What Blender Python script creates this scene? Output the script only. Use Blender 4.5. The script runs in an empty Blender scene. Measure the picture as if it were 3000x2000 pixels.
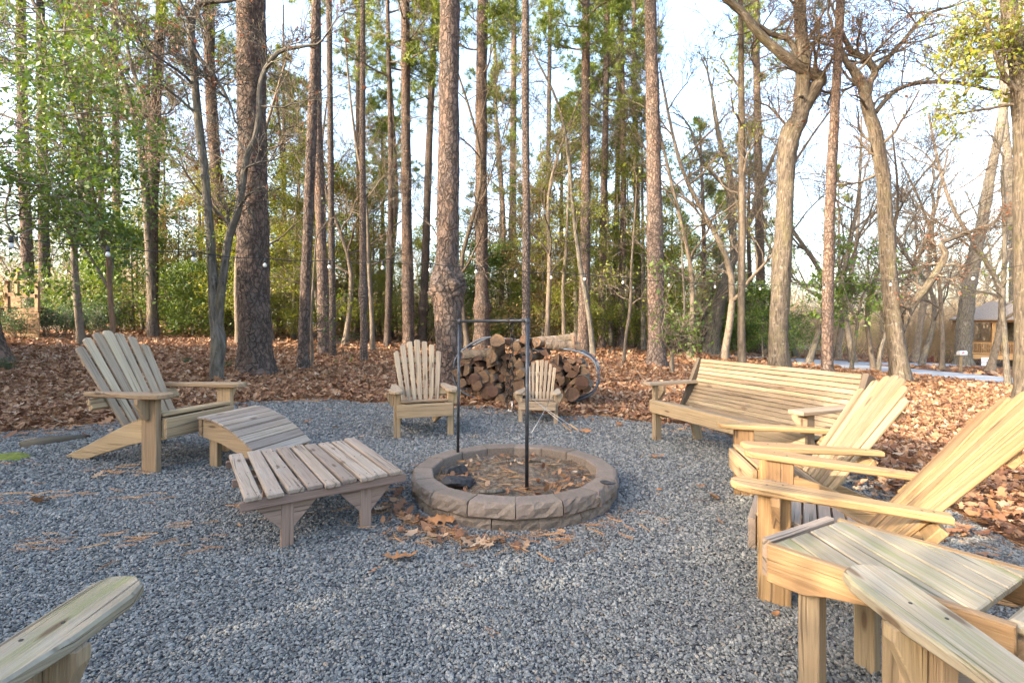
import bpy, math, random
import numpy as np
from mathutils import Vector, Matrix

random.seed(7)
RNG = np.random.default_rng(11)
sc = bpy.context.scene
COL = sc.collection
R = math.radians

# ------------------------------------------------------------------ camera, sky, sun, exposure
F, CX, HY, CAMH = 1445.0, 1500.0, 944.0, 1.3          # focal length, centre, horizon (photo pixels), eye height
cam_d = bpy.data.cameras.new('camera'); cam = bpy.data.objects.new('camera', cam_d); COL.objects.link(cam)
cam.location = (0, 0, CAMH); cam.rotation_euler = (R(90), 0, 0)
cam_d.sensor_width = 36; cam_d.lens = 36 * F / 3000; cam_d.shift_y = -(1000 - HY) / 3000
cam_d.clip_start = 0.05; cam_d.clip_end = 2000
sc.camera = cam

SUN_EL = R(21); SUN_AZ = R(242)                        # azimuth clockwise from +Y: sun low, left and behind the camera
world = bpy.data.worlds.new('World'); sc.world = world; world.use_nodes = True
wn = world.node_tree.nodes; wl = world.node_tree.links
sky = wn.new('ShaderNodeTexSky'); sky.sky_type = 'NISHITA'; sky.sun_disc = False
sky.sun_elevation = SUN_EL; sky.sun_rotation = SUN_AZ
sky.air_density = 1.0; sky.dust_density = 3.5; sky.ozone_density = 0.4
wl.new(sky.outputs[0], wn['Background'].inputs[0]); wn['Background'].inputs[1].default_value = 0.15
sun_d = bpy.data.lights.new('sun', 'SUN'); sun_d.energy = 2.05; sun_d.angle = R(0.6); sun_d.color = (1.0, 0.84, 0.64)
sun = bpy.data.objects.new('sun', sun_d); COL.objects.link(sun)
to_sun = Vector((math.sin(SUN_AZ) * math.cos(SUN_EL), math.cos(SUN_AZ) * math.cos(SUN_EL), math.sin(SUN_EL)))
sun.rotation_euler = (-to_sun).to_track_quat('-Z', 'Y').to_euler(); sun.location = to_sun * 40 + Vector((0, 0, 5))
vs = sc.view_settings; vs.view_transform = 'Standard'; vs.look = 'None'; vs.gamma = 1; vs.use_curve_mapping = False
vs.exposure = 2.75
sc.cycles.max_bounces = 4; sc.cycles.diffuse_bounces = 3; sc.cycles.glossy_bounces = 2; sc.cycles.transmission_bounces = 2; sc.cycles.caustics_reflective = False; sc.cycles.caustics_refractive = False
sc.cycles.use_denoising = True

# ------------------------------------------------------------------ terrain and pixel helpers
def sstep(a, b, x):
    t = np.clip((x - a) / (b - a), 0, 1); return t * t * (3 - 2 * t)
def g(x, y):
    x = np.asarray(x, float); y = np.asarray(y, float)
    z = -0.03 * (np.clip(x + 1.4, -3.1, 0) + np.clip(x - .4, 0, 2.6))
    d = np.maximum(x - 3, 0); z = z - np.minimum(0.062 * d * sstep(3, 8, x + 2), 2.3)
    z = z + np.minimum(0.05 * np.maximum(-x - 5, 0), .95)
    return z
def at(px, py, Y): return Vector(((px - CX) / F * Y, Y, CAMH - (py - HY) / F * Y))
def ground(px, py):
    """where the line of sight through a photo pixel meets the ground"""
    lo, hi = 0.8, 0.8
    while hi < 150:
        p = at(px, py, hi)
        if p.z < float(g(p.x, p.y)): break
        lo = hi; hi *= 1.05
    for _ in range(30):
        m = (lo + hi) / 2; p = at(px, py, m)
        if p.z < float(g(p.x, p.y)): hi = m
        else: lo = m
    p = at(px, py, hi); p.z = float(g(p.x, p.y)); return p
def onground(x, y, dz=0): return Vector((x, y, float(g(x, y)) + dz))

# ------------------------------------------------------------------ object helpers
def tag(o, label=None, cat=None, group=None, kind=None):
    if label: o['label'] = label
    if cat: o['category'] = cat
    if group: o['group'] = group
    if kind: o['kind'] = kind
    return o
def empty(name, loc, rz=0, label=None, cat=None, group=None):
    o = bpy.data.objects.new(name, None); COL.objects.link(o)
    o.location = loc; o.rotation_euler = (0, 0, rz); o.empty_display_size = .1
    return tag(o, label, cat, group)
def link(name, me, parent=None, loc=None, rot=None, scale=None):
    o = bpy.data.objects.new(name, me); COL.objects.link(o)
    if parent: o.parent = parent
    if loc is not None: o.location = loc
    if rot is not None: o.rotation_euler = rot
    if scale is not None: o.scale = scale if hasattr(scale, '__len__') else (scale,) * 3
    return o
def copy_tree(o, parent=None):
    c = o.copy(); COL.objects.link(c); c.parent = parent
    for ch in [k for k in ALLCH.get(o.name, [])]: copy_tree(ch, c)
    return c
ALLCH = {}
def np_mesh(name, V, Fq, mat, uv=None, smooth=False):
    """mesh from an (n,3) array and an (m,k) face array"""
    me = bpy.data.meshes.new(name); V = np.asarray(V, np.float32); Fq = np.asarray(Fq, np.int32)
    k = Fq.shape[1]
    me.vertices.add(len(V)); me.vertices.foreach_set('co', V.ravel())
    me.loops.add(Fq.size); me.loops.foreach_set('vertex_index', Fq.ravel())
    me.polygons.add(len(Fq)); me.polygons.foreach_set('loop_start', np.arange(0, Fq.size, k, dtype=np.int32))
    if smooth: me.polygons.foreach_set('use_smooth', np.ones(len(Fq), bool))
    if uv is not None:
        l = me.uv_layers.new(name='UVMap'); l.data.foreach_set('uv', np.asarray(uv, np.float32).ravel())
    me.update(calc_edges=True)
    if mat: me.materials.append(mat)
    return me

class MB:
    """collects prisms, boards and tubes into one mesh with metre UVs that run along the grain"""
    def __init__(s): s.v = []; s.f = []; s.uv = []; s.sm = []
    def loops(s, rings, closed_caps=True, uvf=None, off=(0, 0), smooth=False):
        base = len(s.v); n = len(rings[0])
        for r in rings: s.v += [tuple(p) for p in r]
        for k in range(len(rings) - 1):
            for i in range(n):
                j = (i + 1) % n
                s.f.append((base + k * n + i, base + k * n + j, base + (k + 1) * n + j, base + (k + 1) * n + i))
                s.uv += [uvf(k, i), uvf(k, i + 1), uvf(k + 1, i + 1), uvf(k + 1, i)]; s.sm.append(smooth)
        if closed_caps:
            s.f.append(tuple(base + i for i in reversed(range(n)))); s.uv += [uvf(-1, i) for i in reversed(range(n))]; s.sm.append(False)
            k = len(rings) - 1
            s.f.append(tuple(base + k * n + i for i in range(n))); s.uv += [uvf(-2, i) for i in range(n)]; s.sm.append(False)
    def prism(s, outline, th, M, bev=.004):
        a = sum(outline[i][0] * outline[(i + 1) % len(outline)][1] - outline[(i + 1) % len(outline)][0] * outline[i][1] for i in range(len(outline)))
        if a < 0: outline = outline[::-1]
        n = len(outline); off = (random.uniform(0, 50), random.uniform(0, 50))
        def inset(b):
            res = []
            for i in range(n):
                p0, p1, p2 = outline[i - 1], outline[i], outline[(i + 1) % n]
                d1 = Vector((p1[0] - p0[0], p1[1] - p0[1])).normalized(); d2 = Vector((p2[0] - p1[0], p2[1] - p1[1])).normalized()
                n1 = Vector((-d1.y, d1.x)); n2 = Vector((-d2.y, d2.x)); q = 1 + n1.dot(n2)
                m = (n1 + n2) / max(q, .35)
                res.append((p1[0] + m.x * b, p1[1] + m.y * b))
            return res
        b = min(bev, th * .4)
        ins = inset(b) if b > 0 else outline
        L = [(ins, -th / 2), (outline, -th / 2 + b), (outline, th / 2 - b), (ins, th / 2)] if b > 0 else [(outline, -th / 2), (outline, th / 2)]
        rings = [[M @ Vector((p[0], p[1], w)) for p in o] for o, w in L]
        def uvf(k, i):
            i %= n
            if k < 0: o, w = (L[0] if k == -1 else L[-1]); return (o[i][0] + off[0], o[i][1] + off[1])
            o, w = L[k]; return (o[i][0] + off[0], o[i][1] + w * (1 if i < n / 2 else -1) + off[1])
        s.loops(rings, True, uvf)
        return s
    def board(s, p0, p1, width, th, up=(0, 0, 1), bev=.004, endround=0):
        p0 = Vector(p0); p1 = Vector(p1); a = (p1 - p0); L = a.length; a.normalize()
        w = Vector(up); w = (w - a * w.dot(a)).normalized(); b = w.cross(a)
        M = Matrix((( a.x, b.x, w.x, p0.x), (a.y, b.y, w.y, p0.y), (a.z, b.z, w.z, p0.z), (0, 0, 0, 1)))
        h = width / 2
        return s.prism([(0, -h), (L, -h), (L, h), (0, h)], th, M, bev)
    def tube(s, pts, rad, n=8, caps=True, smooth=True):
        P = [Vector(p) for p in pts]; m = len(P)
        if not hasattr(rad, '__len__'): rad = [rad] * m
        rings = []; acc = [0]
        ref = Vector((0, 0, 1)) if abs((P[-1] - P[0]).normalized().z) < .9 else Vector((0, 1, 0))
        for i in range(m):
            t = (P[min(i + 1, m - 1)] - P[max(i - 1, 0)]).normalized()
            u = t.cross(ref).normalized(); w = t.cross(u)
            rings.append([P[i] + (u * math.cos(2 * math.pi * k / n) - w * math.sin(2 * math.pi * k / n)) * rad[i] for k in range(n)])
            if i: acc.append(acc[-1] + (P[i] - P[i - 1]).length)
        off = (random.uniform(0, 50), random.uniform(0, 50))
        c = 2 * math.pi * rad[0]
        def uvf(k, i):
            if k < 0: r = rad[0 if k == -1 else -1]; a = 2 * math.pi * i / n; return (math.cos(a) * r + off[0] + 7, math.sin(a) * r + off[1])
            return (acc[k] + off[0], i / n * c + off[1])
        s.loops(rings, caps, uvf, smooth=smooth)
        return s
    def build(s, name, mat, parent=None, loc=None, rot=None):
        me = bpy.data.meshes.new(name); me.from_pydata(s.v, [], s.f)
        l = me.uv_layers.new(name='UVMap'); l.data.foreach_set('uv', np.array(s.uv, np.float32).ravel())
        me.polygons.foreach_set('use_smooth', np.array(s.sm, bool)); me.update()
        me.materials.append(mat)
        return link(name, me, parent, loc, rot)
def axes(o, a, b, w):
    a, b, w = Vector(a), Vector(b), Vector(w)
    return Matrix(((a.x, b.x, w.x, o[0]), (a.y, b.y, w.y, o[1]), (a.z, b.z, w.z, o[2]), (0, 0, 0, 1)))

# ------------------------------------------------------------------ materials
class NT:
    def __init__(s, name):
        s.m = bpy.data.materials.new(name); s.m.use_nodes = True; s.t = s.m.node_tree; s.bsdf = s.t.nodes['Principled BSDF']
        s.bsdf.inputs['Roughness'].default_value = .8; s.bsdf.inputs['Specular IOR Level'].default_value = .25
    def n(s, kind, **kw):
        o = s.t.nodes.new('ShaderNode' + kind)
        for k, v in kw.items():
            if k in o.inputs: s.set(o.inputs[k], v)
            else: setattr(o, k, v)
        return o
    def set(s, inp, v):
        if isinstance(v, bpy.types.NodeSocket): s.t.links.new(v, inp)
        else: inp.default_value = v
    def math(s, op, a, b=None, clamp=False):
        o = s.t.nodes.new('ShaderNodeMath'); o.operation = op; o.use_clamp = clamp
        s.set(o.inputs[0], a)
        if b is not None: s.set(o.inputs[1], b)
        return o.outputs[0]
    def mapping(s, vec, scale=(1, 1, 1), loc=(0, 0, 0)):
        o = s.t.nodes.new('ShaderNodeMapping'); s.set(o.inputs['Vector'], vec); s.set(o.inputs['Scale'], scale); s.set(o.inputs['Location'], loc); return o.outputs[0]
    def noise(s, vec, scale=5, detail=4, rough=.55, dist=0, out=0):
        o = s.t.nodes.new('ShaderNodeTexNoise'); s.set(o.inputs['Vector'], vec); s.set(o.inputs['Scale'], scale)
        o.inputs['Detail'].default_value = detail; o.inputs['Roughness'].default_value = rough; o.inputs['Distortion'].default_value = dist
        return o.outputs[out]
    def ramp(s, fac, stops, interp='LINEAR'):
        o = s.t.nodes.new('ShaderNodeValToRGB'); o.color_ramp.interpolation = interp; e = o.color_ramp.elements
        while len(e) < len(stops): e.new(.5)
        for k, (p, c) in enumerate(stops):
            e[k].position = p
            e[k].color = (c if len(c) == 4 else (*c, 1)) if hasattr(c, '__len__') else (c, c, c, 1)
        s.set(o.inputs[0], fac); return o.outputs[0]
    def mix(s, fac, a, b, blend='MIX'):
        o = s.t.nodes.new('ShaderNodeMix'); o.data_type = 'RGBA'; o.blend_type = blend
        s.set(o.inputs[0], fac); s.set(o.inputs[6], a if isinstance(a, bpy.types.NodeSocket) else (*a, 1) if len(a) == 3 else a)
        s.set(o.inputs[7], b if isinstance(b, bpy.types.NodeSocket) else (*b, 1) if len(b) == 3 else b); return o.outputs[2]
    def hsv(s, col, h=.5, sat=1, val=1):
        o = s.t.nodes.new('ShaderNodeHueSaturation'); s.set(o.inputs['Color'], col); s.set(o.inputs['Hue'], h); s.set(o.inputs['Saturation'], sat); s.set(o.inputs['Value'], val); return o.outputs[0]
    def bump(s, h, strength=.5, dist=.01):
        o = s.t.nodes.new('ShaderNodeBump'); s.set(o.inputs['Height'], h); o.inputs['Strength'].default_value = strength; o.inputs['Distance'].default_value = dist
        s.t.links.new(o.outputs[0], s.bsdf.inputs['Normal']); return o.outputs[0]
    def color(s, c): s.set(s.bsdf.inputs['Base Color'], c if isinstance(c, bpy.types.NodeSocket) else (*c, 1)); return s
    def rough(s, v): s.set(s.bsdf.inputs['Roughness'], v); return s

def wood(name, light, dark, grey, greyamt=.4, algae=.25, knots=1.0):
    t = NT(name)
    uv = t.n('UVMap').outputs[0]; pos = t.n('NewGeometry'); oi = t.n('ObjectInfo')
    tc = t.n('TexCoord')
    wv = t.n('VectorMath', operation='ADD'); t.set(wv.inputs[0], uv)
    wsc = t.n('VectorMath', operation='SCALE'); t.set(wsc.inputs[0], t.noise(t.mapping(uv, (1.3, 5, 1)), 1, 2, out=1)); wsc.inputs['Scale'].default_value = .05; t.set(wv.inputs[1], wsc.outputs[0])
    # knots first: the grain bends round them
    vo = t.n('TexVoronoi', voronoi_dimensions='2D', Vector=t.mapping(uv, (1.9, 7.5, 1)), Scale=1.0, Randomness=1.0)
    sel = t.math('GREATER_THAN', t.n('SeparateColor', Color=vo.outputs['Color']).outputs[0], .58)
    kn = t.math('MULTIPLY', t.math('MULTIPLY', t.ramp(vo.outputs['Distance'], [(.05, 1), (.10, 0)]), sel), .85 * knots)
    halo = t.math('MULTIPLY', t.math('MULTIPLY', t.ramp(vo.outputs['Distance'], [(.08, 1), (.30, 0)]), sel), knots)
    fine = t.noise(t.mapping(wv.outputs[0], (3.5, 150, 1)), 1, 5, .65)
    rings = t.noise(t.mapping(wv.outputs[0], (.55, 26, 1)), 1, 3, .55, .4)
    big = t.noise(t.mapping(uv, (.5, 5, 1)), 1, 3)
    c = t.mix(t.math('MULTIPLY', t.ramp(rings, [(.36, 0), (.48, .6), (.53, .2), (.64, 1)]), 1.0), light, tuple(x * .85 for x in dark))
    c = t.mix(t.ramp(big, [(.35, 0), (.7, .45)]), c, dark)
    c = t.mix(t.math('MULTIPLY', halo, .35), c, dark)
    c = t.mix(t.math('MULTIPLY', t.ramp(fine, [(.50, 0), (.68, 1)]), .4), c, tuple(x * .5 for x in dark))
    nz = t.n('SeparateXYZ', Vector=pos.outputs['Normal']).outputs[2]
    up = t.ramp(nz, [(.15, .45), (.8, 1)])
    wn_ = t.ramp(t.noise(tc.outputs['Object'], 3.1, 4, .6), [(.3, .3), (.62, 1)])
    streak = t.ramp(t.noise(t.mapping(uv, (1.2, 40, 1)), 1, 3), [(.3, .35), (.65, 1)])
    ga = t.math('MULTIPLY', t.math('MULTIPLY', t.math('MULTIPLY', up, wn_), streak), greyamt, True)
    gc = t.mix(t.ramp(fine, [(.35, 0), (.7, 1)]), grey, tuple(x * .6 for x in grey))
    c = t.mix(ga, c, gc)
    crk = t.ramp(t.noise(t.mapping(wv.outputs[0], (1.1, 75, 1), (7, 3, 0)), 1, 2, .5), [(.62, 0), (.68, 1)])
    c = t.mix(t.math('MULTIPLY', crk, .7), c, (.07, .05, .035))
    al = t.ramp(t.noise(t.mapping(uv, (1.6, 11, 1), (3, 9, 0)), 1, 4, .65), [(.50, 0), (.74, 1)])
    ala = t.math('MULTIPLY', t.math('MULTIPLY', al, t.ramp(nz, [(.0, .3), (.6, 1)])), algae, True)
    c = t.mix(ala, c, (.15, .165, .055))
    c = t.mix(kn, c, (.085, .05, .028))
    v = t.math('ADD', t.math('MULTIPLY', oi.outputs['Random'], .44), .78)
    c = t.hsv(c, t.math('ADD', t.math('MULTIPLY', oi.outputs['Random'], .012), .494), .92, v)
    t.color(c); t.rough(.8)
    h = t.math('ADD', t.math('MULTIPLY', fine, .8), t.math('MULTIPLY', rings, .5))
    h = t.math('SUBTRACT', h, t.math('MULTIPLY', crk, .8))
    t.bump(h, .9, .005)
    return t.m
W_TAN = wood('wood_tan', (.38, .255, .13), (.25, .155, .07), (.34, .28, .205), .65, .2)
W_HONEY = wood('wood_honey', (.35, .205, .085), (.22, .115, .04), (.29, .225, .15), .45, .35)
W_GREY = wood('wood_grey', (.37, .275, .17), (.26, .18, .105), (.37, .31, .24), .75, .16)
W_BENCH = wood('wood_bench', (.27, .195, .115), (.17, .115, .062), (.24, .205, .16), .6, .25)
W_TABLE = wood('wood_table', (.30, .225, .165), (.225, .16, .115), (.34, .295, .25), .85, .12)
W_TABLEG = wood('wood_table_legs', (.27, .18, .135), (.21, .135, .10), (.27, .215, .18), .4, .04, .4)
W_PALE = wood('wood_pale', (.32, .225, .12), (.22, .145, .07), (.31, .27, .21), .65, .35)
W_TOP = wood('wood_greenish_top', (.29, .235, .15), (.20, .155, .09), (.31, .285, .235), .9, 1.0)
W_DECK = wood('wood_deck', (.32, .195, .10), (.23, .13, .06), (.27, .22, .16), .4, .1)
W_GAZ = wood('wood_gazebo', (.46, .27, .11), (.36, .19, .07), (.36, .24, .13), .2, .0)
W_DARK = wood('wood_dark', (.11, .08, .055), (.07, .05, .035), (.12, .10, .085), .6, .35)
W_RED = wood('wood_red', (.18, .055, .035), (.13, .04, .03), (.16, .07, .05), .2, .0)

def plain(name, c, rough=.6, metal=0, var=.15, scale=20, bump=.2):
    t = NT(name); tc = t.n('TexCoord'); nz = t.noise(tc.outputs['Object'], scale, 5)
    t.color(t.mix(t.ramp(nz, [(.3, 0), (.7, 1)]), tuple(x * (1 - var) for x in c), tuple(min(1, x * (1 + var)) for x in c)))
    t.rough(rough); t.bsdf.inputs['Metallic'].default_value = metal
    if bump: t.bump(nz, bump, .003)
    return t.m

def bark_pine(name, plate, alt, crack, su=14., sv=5.5):
    t = NT(name); uv = t.n('UVMap').outputs[0]; oi = t.n('ObjectInfo')
    wob = t.noise(t.mapping(uv, (9, 5, 1)), 1, 4, .6, out=1)
    vv = t.n('VectorMath', operation='ADD'); t.set(vv.inputs[0], t.mapping(uv, (su, sv, 1)))
    sc_ = t.n('VectorMath', operation='SCALE'); t.set(sc_.inputs[0], wob); sc_.inputs['Scale'].default_value = 3.0
    t.set(vv.inputs[1], sc_.outputs[0])
    vo = t.n('TexVoronoi', voronoi_dimensions='2D', feature='DISTANCE_TO_EDGE', Vector=vv.outputs[0], Scale=1.0)
    vc = t.n('TexVoronoi', voronoi_dimensions='2D', feature='F1', Vector=vv.outputs[0], Scale=1.0)
    fl = t.noise(t.mapping(uv, (60, 26, 1)), 1, 5, .7); brk = t.noise(t.mapping(uv, (7, 3, 1)), 1, 3)
    e = t.ramp(t.math('ADD', vo.outputs['Distance'], t.math('MULTIPLY', t.math('SUBTRACT', brk, .42), .45)), [(.0, 0), (.30, 1)])
    r = t.n('SeparateColor', Color=vc.outputs['Color']).outputs[0]
    pc = t.mix(r, plate, alt); pc = t.mix(t.ramp(fl, [(.35, 0), (.7, .8)]), pc, tuple(x * .6 for x in alt))
    c = t.mix(e, crack, pc)
    big = t.noise(t.mapping(uv, (1.4, .5, 1)), 1, 4)
    c = t.hsv(c, .5, t.math('ADD', t.math('MULTIPLY', big, 1.1), .45), t.math('MULTIPLY', t.math('ADD', t.math('MULTIPLY', oi.outputs['Random'], .4), .82), t.math('ADD', t.math('MULTIPLY', big, .6), .7)))
    t.color(c); t.rough(.9)
    h = t.math('ADD', t.math('MULTIPLY', e, 1.0), t.math('MULTIPLY', fl, .7)); t.bump(h, 1.0, .03)
    return t.m
B_PINE = bark_pine('pine_bark', (.21, .14, .105), (.15, .115, .098), (.05, .037, .031))
B_PINE2 = bark_pine('pine_bark_fine', (.20, .145, .115), (.15, .118, .10), (.055, .042, .036), 24, 11)
def bark_hard(name, c1, c2, moss=.25, su=26, sv=3.5, lich=.25):
    t = NT(name); uv = t.n('UVMap').outputs[0]; oi = t.n('ObjectInfo'); tc = t.n('TexCoord')
    n1 = t.noise(t.mapping(uv, (su, sv, 1)), 1, 6, .65, .6); n2 = t.noise(t.mapping(uv, (3, 1.2, 1)), 1, 4)
    c = t.mix(t.ramp(n1, [(.36, 0), (.62, 1)]), c2, c1)
    c = t.mix(t.math('MULTIPLY', t.ramp(n2, [(.5, 0), (.7, 1)]), moss), c, (.15, .14, .05))
    c = t.mix(t.math('MULTIPLY', t.ramp(t.noise(t.mapping(uv, (9, 7, 1)), 1, 3), [(.58, 0), (.68, 1)]), lich), c, (.36, .35, .31))
    c = t.hsv(c, .5, 1, t.math('ADD', t.math('MULTIPLY', oi.outputs['Random'], .4), .8))
    t.color(c); t.rough(.9); t.bump(n1, 1.0, .032); return t.m
B_OAK = bark_hard('oak_bark', (.135, .11, .084), (.038, .031, .025))
B_GREY = bark_hard('grey_bark', (.17, .15, .125), (.055, .048, .04), .25)
B_TWIG = bark_hard('twig_bark', (.17, .135, .105), (.085, .068, .052), .2, 12, 4, .1)
B_PALE = bark_hard('pale_bark', (.22, .18, .14), (.11, .088, .068), .1, 12, 4, .2)

def leafmat(name, cols, rough=.45, trans=.35, spec=.4):
    t = NT(name); ge = t.n('NewGeometry'); oi = t.n('ObjectInfo')
    r = ge.outputs['Random Per Island']
    n = len(cols)
    c = t.ramp(r, [(i / max(n - 1, 1), cc) for i, cc in enumerate(cols)])
    pn = t.noise(t.n('TexCoord').outputs['Object'], .7, 3)
    c = t.hsv(c, .5, 1, t.math('ADD', t.math('MULTIPLY', pn, 1.0), .5))
    t.color(c); t.rough(rough); t.bsdf.inputs['Specular IOR Level'].default_value = spec
    tr = t.n('BsdfTranslucent'); t.set(tr.inputs[0], t.hsv(c, .485, 1.15, 1.3))
    mx = t.n('MixShader'); mx.inputs[0].default_value = trans
    t.t.links.new(t.bsdf.outputs[0], mx.inputs[1]); t.t.links.new(tr.outputs[0], mx.inputs[2])
    t.t.links.new(mx.outputs[0], t.t.nodes['Material Output'].inputs[0])
    return t.m
L_HOLLY = leafmat('holly_leaves', [(.045, .085, .022), (.085, .145, .03), (.15, .20, .035), (.065, .12, .03)])
L_YELLOW = leafmat('yellow_green_leaves', [(.13, .17, .025), (.21, .225, .035), (.10, .15, .025), (.25, .20, .04)])
L_BRONZE = leafmat('bronze_leaves', [(.20, .13, .05), (.14, .13, .04), (.24, .15, .05), (.08, .10, .03), (.17, .10, .05)])
L_PINE = leafmat('pine_needles', [(.09, .15, .025), (.14, .195, .03), (.20, .225, .04), (.11, .17, .03)], .5, .3)
L_BROWN = leafmat('brown_leaves', [(.22, .085, .04), (.17, .075, .045), (.26, .12, .06), (.14, .06, .045)], .6, .3)
L_SHRUB = leafmat('shrub_leaves', [(.045, .085, .035), (.07, .12, .05), (.10, .15, .07), (.05, .09, .04)])

def instcol(name, stops, rough=.75, bump=None, trans=0, noise_scale=30):
    """colour picked per scattered piece"""
    t = NT(name); oi = t.n('ObjectInfo'); tc = t.n('TexCoord')
    c = t.ramp(oi.outputs['Random'], stops)
    nz = t.noise(tc.outputs['Object'], noise_scale, 4)
    c = t.hsv(c, .5, 1, t.math('ADD', t.math('MULTIPLY', nz, .6), .7))
    t.color(c); t.rough(rough)
    if trans:
        tr = t.n('BsdfTranslucent'); t.set(tr.inputs[0], c); mx = t.n('MixShader'); mx.inputs[0].default_value = trans
        t.t.links.new(t.bsdf.outputs[0], mx.inputs[1]); t.t.links.new(tr.outputs[0], mx.inputs[2]); t.t.links.new(mx.outputs[0], t.t.nodes['Material Output'].inputs[0])
    return t.m
M_STONE = instcol('gravel_stone', [(0, (.06, .062, .062)), (.2, (.10, .105, .104)), (.45, (.14, .146, .143)), (.7, (.18, .186, .18)), (.9, (.24, .24, .228)), (1, (.20, .165, .13))], .7, noise_scale=60)
M_LITTER = instcol('dead_leaves', [(0, (.13, .06, .034)), (.2, (.19, .092, .05)), (.45, (.25, .13, .068)), (.7, (.30, .17, .092)), (.9, (.36, .23, .14)), (1, (.40, .30, .21))], .65, trans=.12)
M_NEEDLE = instcol('pine_straw', [(0, (.22, .10, .04)), (.5, (.33, .16, .06)), (1, (.42, .24, .10))], .7)

def mat_ground():
    t = NT('leaf_litter_soil'); tc = t.n('TexCoord').outputs['Object']
    v = t.n('TexVoronoi', Vector=t.mapping(tc, (1, 1, 1)), Scale=11.0, Randomness=1.0)
    v2 = t.n('TexVoronoi', Vector=t.mapping(tc, (1, 1, 1), (5, 3, 0)), Scale=19.0, Randomness=1.0)
    r = t.n('SeparateColor', Color=v.outputs['Color']).outputs[0]
    c = t.ramp(r, [(0, (.09, .04, .022)), (.3, (.18, .075, .035)), (.6, (.25, .11, .05)), (.85, (.32, .17, .08)), (1, (.40, .26, .15))])
    c = t.mix(t.ramp(v2.outputs['Distance'], [(.2, 0), (.6, .6)]), c, (.10, .05, .03))
    xx = t.n('SeparateXYZ', Vector=tc).outputs[0]; dry = t.ramp(t.math('ADD', t.math('MULTIPLY', xx, .05), t.math('MULTIPLY', t.noise(tc, .12, 3), .5)), [(1.0, 0), (1.35, 1)])
    c = t.mix(t.math('MULTIPLY', dry, .8), c, t.ramp(t.noise(tc, 9, 4), [(.3, (.22, .17, .10)), (.7, (.36, .28, .17))]))
    c = t.hsv(c, .5, 1, t.math('ADD', t.noise(tc, .35, 3), .5))
    t.color(c); t.rough(.9); t.bump(t.math('ADD', v.outputs['Distance'], v2.outputs['Distance']), 1, .05); return t.m
def mat_gravelbed():
    t = NT('gravel_bed'); tc = t.n('TexCoord').outputs['Object']
    v = t.n('TexVoronoi', Vector=tc, Scale=52.0); r = t.n('SeparateColor', Color=v.outputs['Color']).outputs[0]
    c = t.ramp(r, [(0, (.07, .073, .077)), (.4, (.12, .124, .13)), (.8, (.17, .174, .178)), (1, (.24, .24, .235))])
    c = t.mix(t.ramp(v.outputs['Distance'], [(.35, 0), (.75, .7)]), c, (.07, .07, .075))
    t.color(c); t.rough(.9); t.bump(t.math('SUBTRACT', 1, v.outputs['Distance']), 1, .015); return t.m
def mat_road():
    t = NT('asphalt'); tc = t.n('TexCoord').outputs['Object']
    n = t.noise(tc, 60, 4); b = t.noise(tc, .6, 4)
    c = t.mix(t.ramp(n, [(.3, 0), (.7, 1)]), (.26, .27, .285), (.36, .37, .385)); c = t.hsv(c, .5, 1, t.math('ADD', t.math('MULTIPLY', b, .5), .75))
    t.color(c); t.rough(.85); t.bump(n, .3, .005); return t.m
def mat_block():
    t = NT('retaining_block'); tc = t.n('TexCoord').outputs['Object']; oi = t.n('ObjectInfo')
    n = t.noise(tc, 55, 5, .7); b = t.noise(tc, 3.5, 4); m = t.noise(tc, 9, 4)
    c = t.mix(t.ramp(n, [(.3, 0), (.7, 1)]), (.125, .097, .077), (.20, .162, .13))
    c = t.mix(t.ramp(b, [(.48, 0), (.68, .4)]), c, (.24, .16, .135))
    c = t.mix(t.ramp(m, [(.5, 0), (.72, .65)]), c, (.145, .13, .095))
    c = t.hsv(c, .5, 1, t.math('ADD', t.math('MULTIPLY', oi.outputs['Random'], .3), .85))
    t.color(c); t.rough(.9); t.bump(t.math('ADD', n, t.math('MULTIPLY', m, .8)), .8, .008); return t.m
def mat_ash():
    t = NT('fire_pit_ash'); tc = t.n('TexCoord').outputs['Object']
    n = t.noise(tc, 26, 6, .7); b = t.noise(tc, 5, 4)
    c = t.ramp(n, [(.3, (.035, .026, .02)), (.46, (.11, .078, .052)), (.58, (.19, .145, .10)), (.72, (.28, .24, .19))])
    c = t.mix(t.ramp(b, [(.5, 0), (.7, .75)]), c, (.10, .095, .09))
    t.color(c); t.rough(.95); t.bump(n, 1, .03); return t.m
def mat_logend():
    t = NT('log_end_wood'); tc = t.n('TexCoord').outputs['Object']; uv = t.n('UVMap').outputs[0]; oi = t.n('ObjectInfo')
    n = t.noise(uv, 40, 4); b = t.noise(uv, 9, 3)
    c = t.mix(t.ramp(n, [(.3, 0), (.7, 1)]), (.085, .048, .03), (.165, .096, .056))
    c = t.mix(t.ramp(b, [(.45, 0), (.7, .7)]), c, (.085, .06, .045))
    c = t.hsv(c, t.math('ADD', t.math('MULTIPLY', oi.outputs['Random'], .03), .485), 1, t.math('ADD', t.math('MULTIPLY', oi.outputs['Random'], .6), .55))
    t.color(c); t.rough(.85); t.bump(n, .5, .006); return t.m
M_GROUND = mat_ground(); M_BED = mat_gravelbed(); M_ROAD = mat_road(); M_BLOCK = mat_block(); M_ASH = mat_ash(); M_LOGEND = mat_logend()
B_LOG = bark_hard('log_bark', (.19, .14, .10), (.085, .06, .045), .15, 20, 5, .4)
M_PIPE = plain('weathered_pipe', (.06, .064, .072), .5, .75, .35, 14)
M_CHAIN = plain('rusty_chain', (.045, .036, .03), .6, .6, .4, 60)
M_RACK = plain('blue_grey_steel', (.11, .125, .15), .5, .5, .3, 8)
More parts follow.
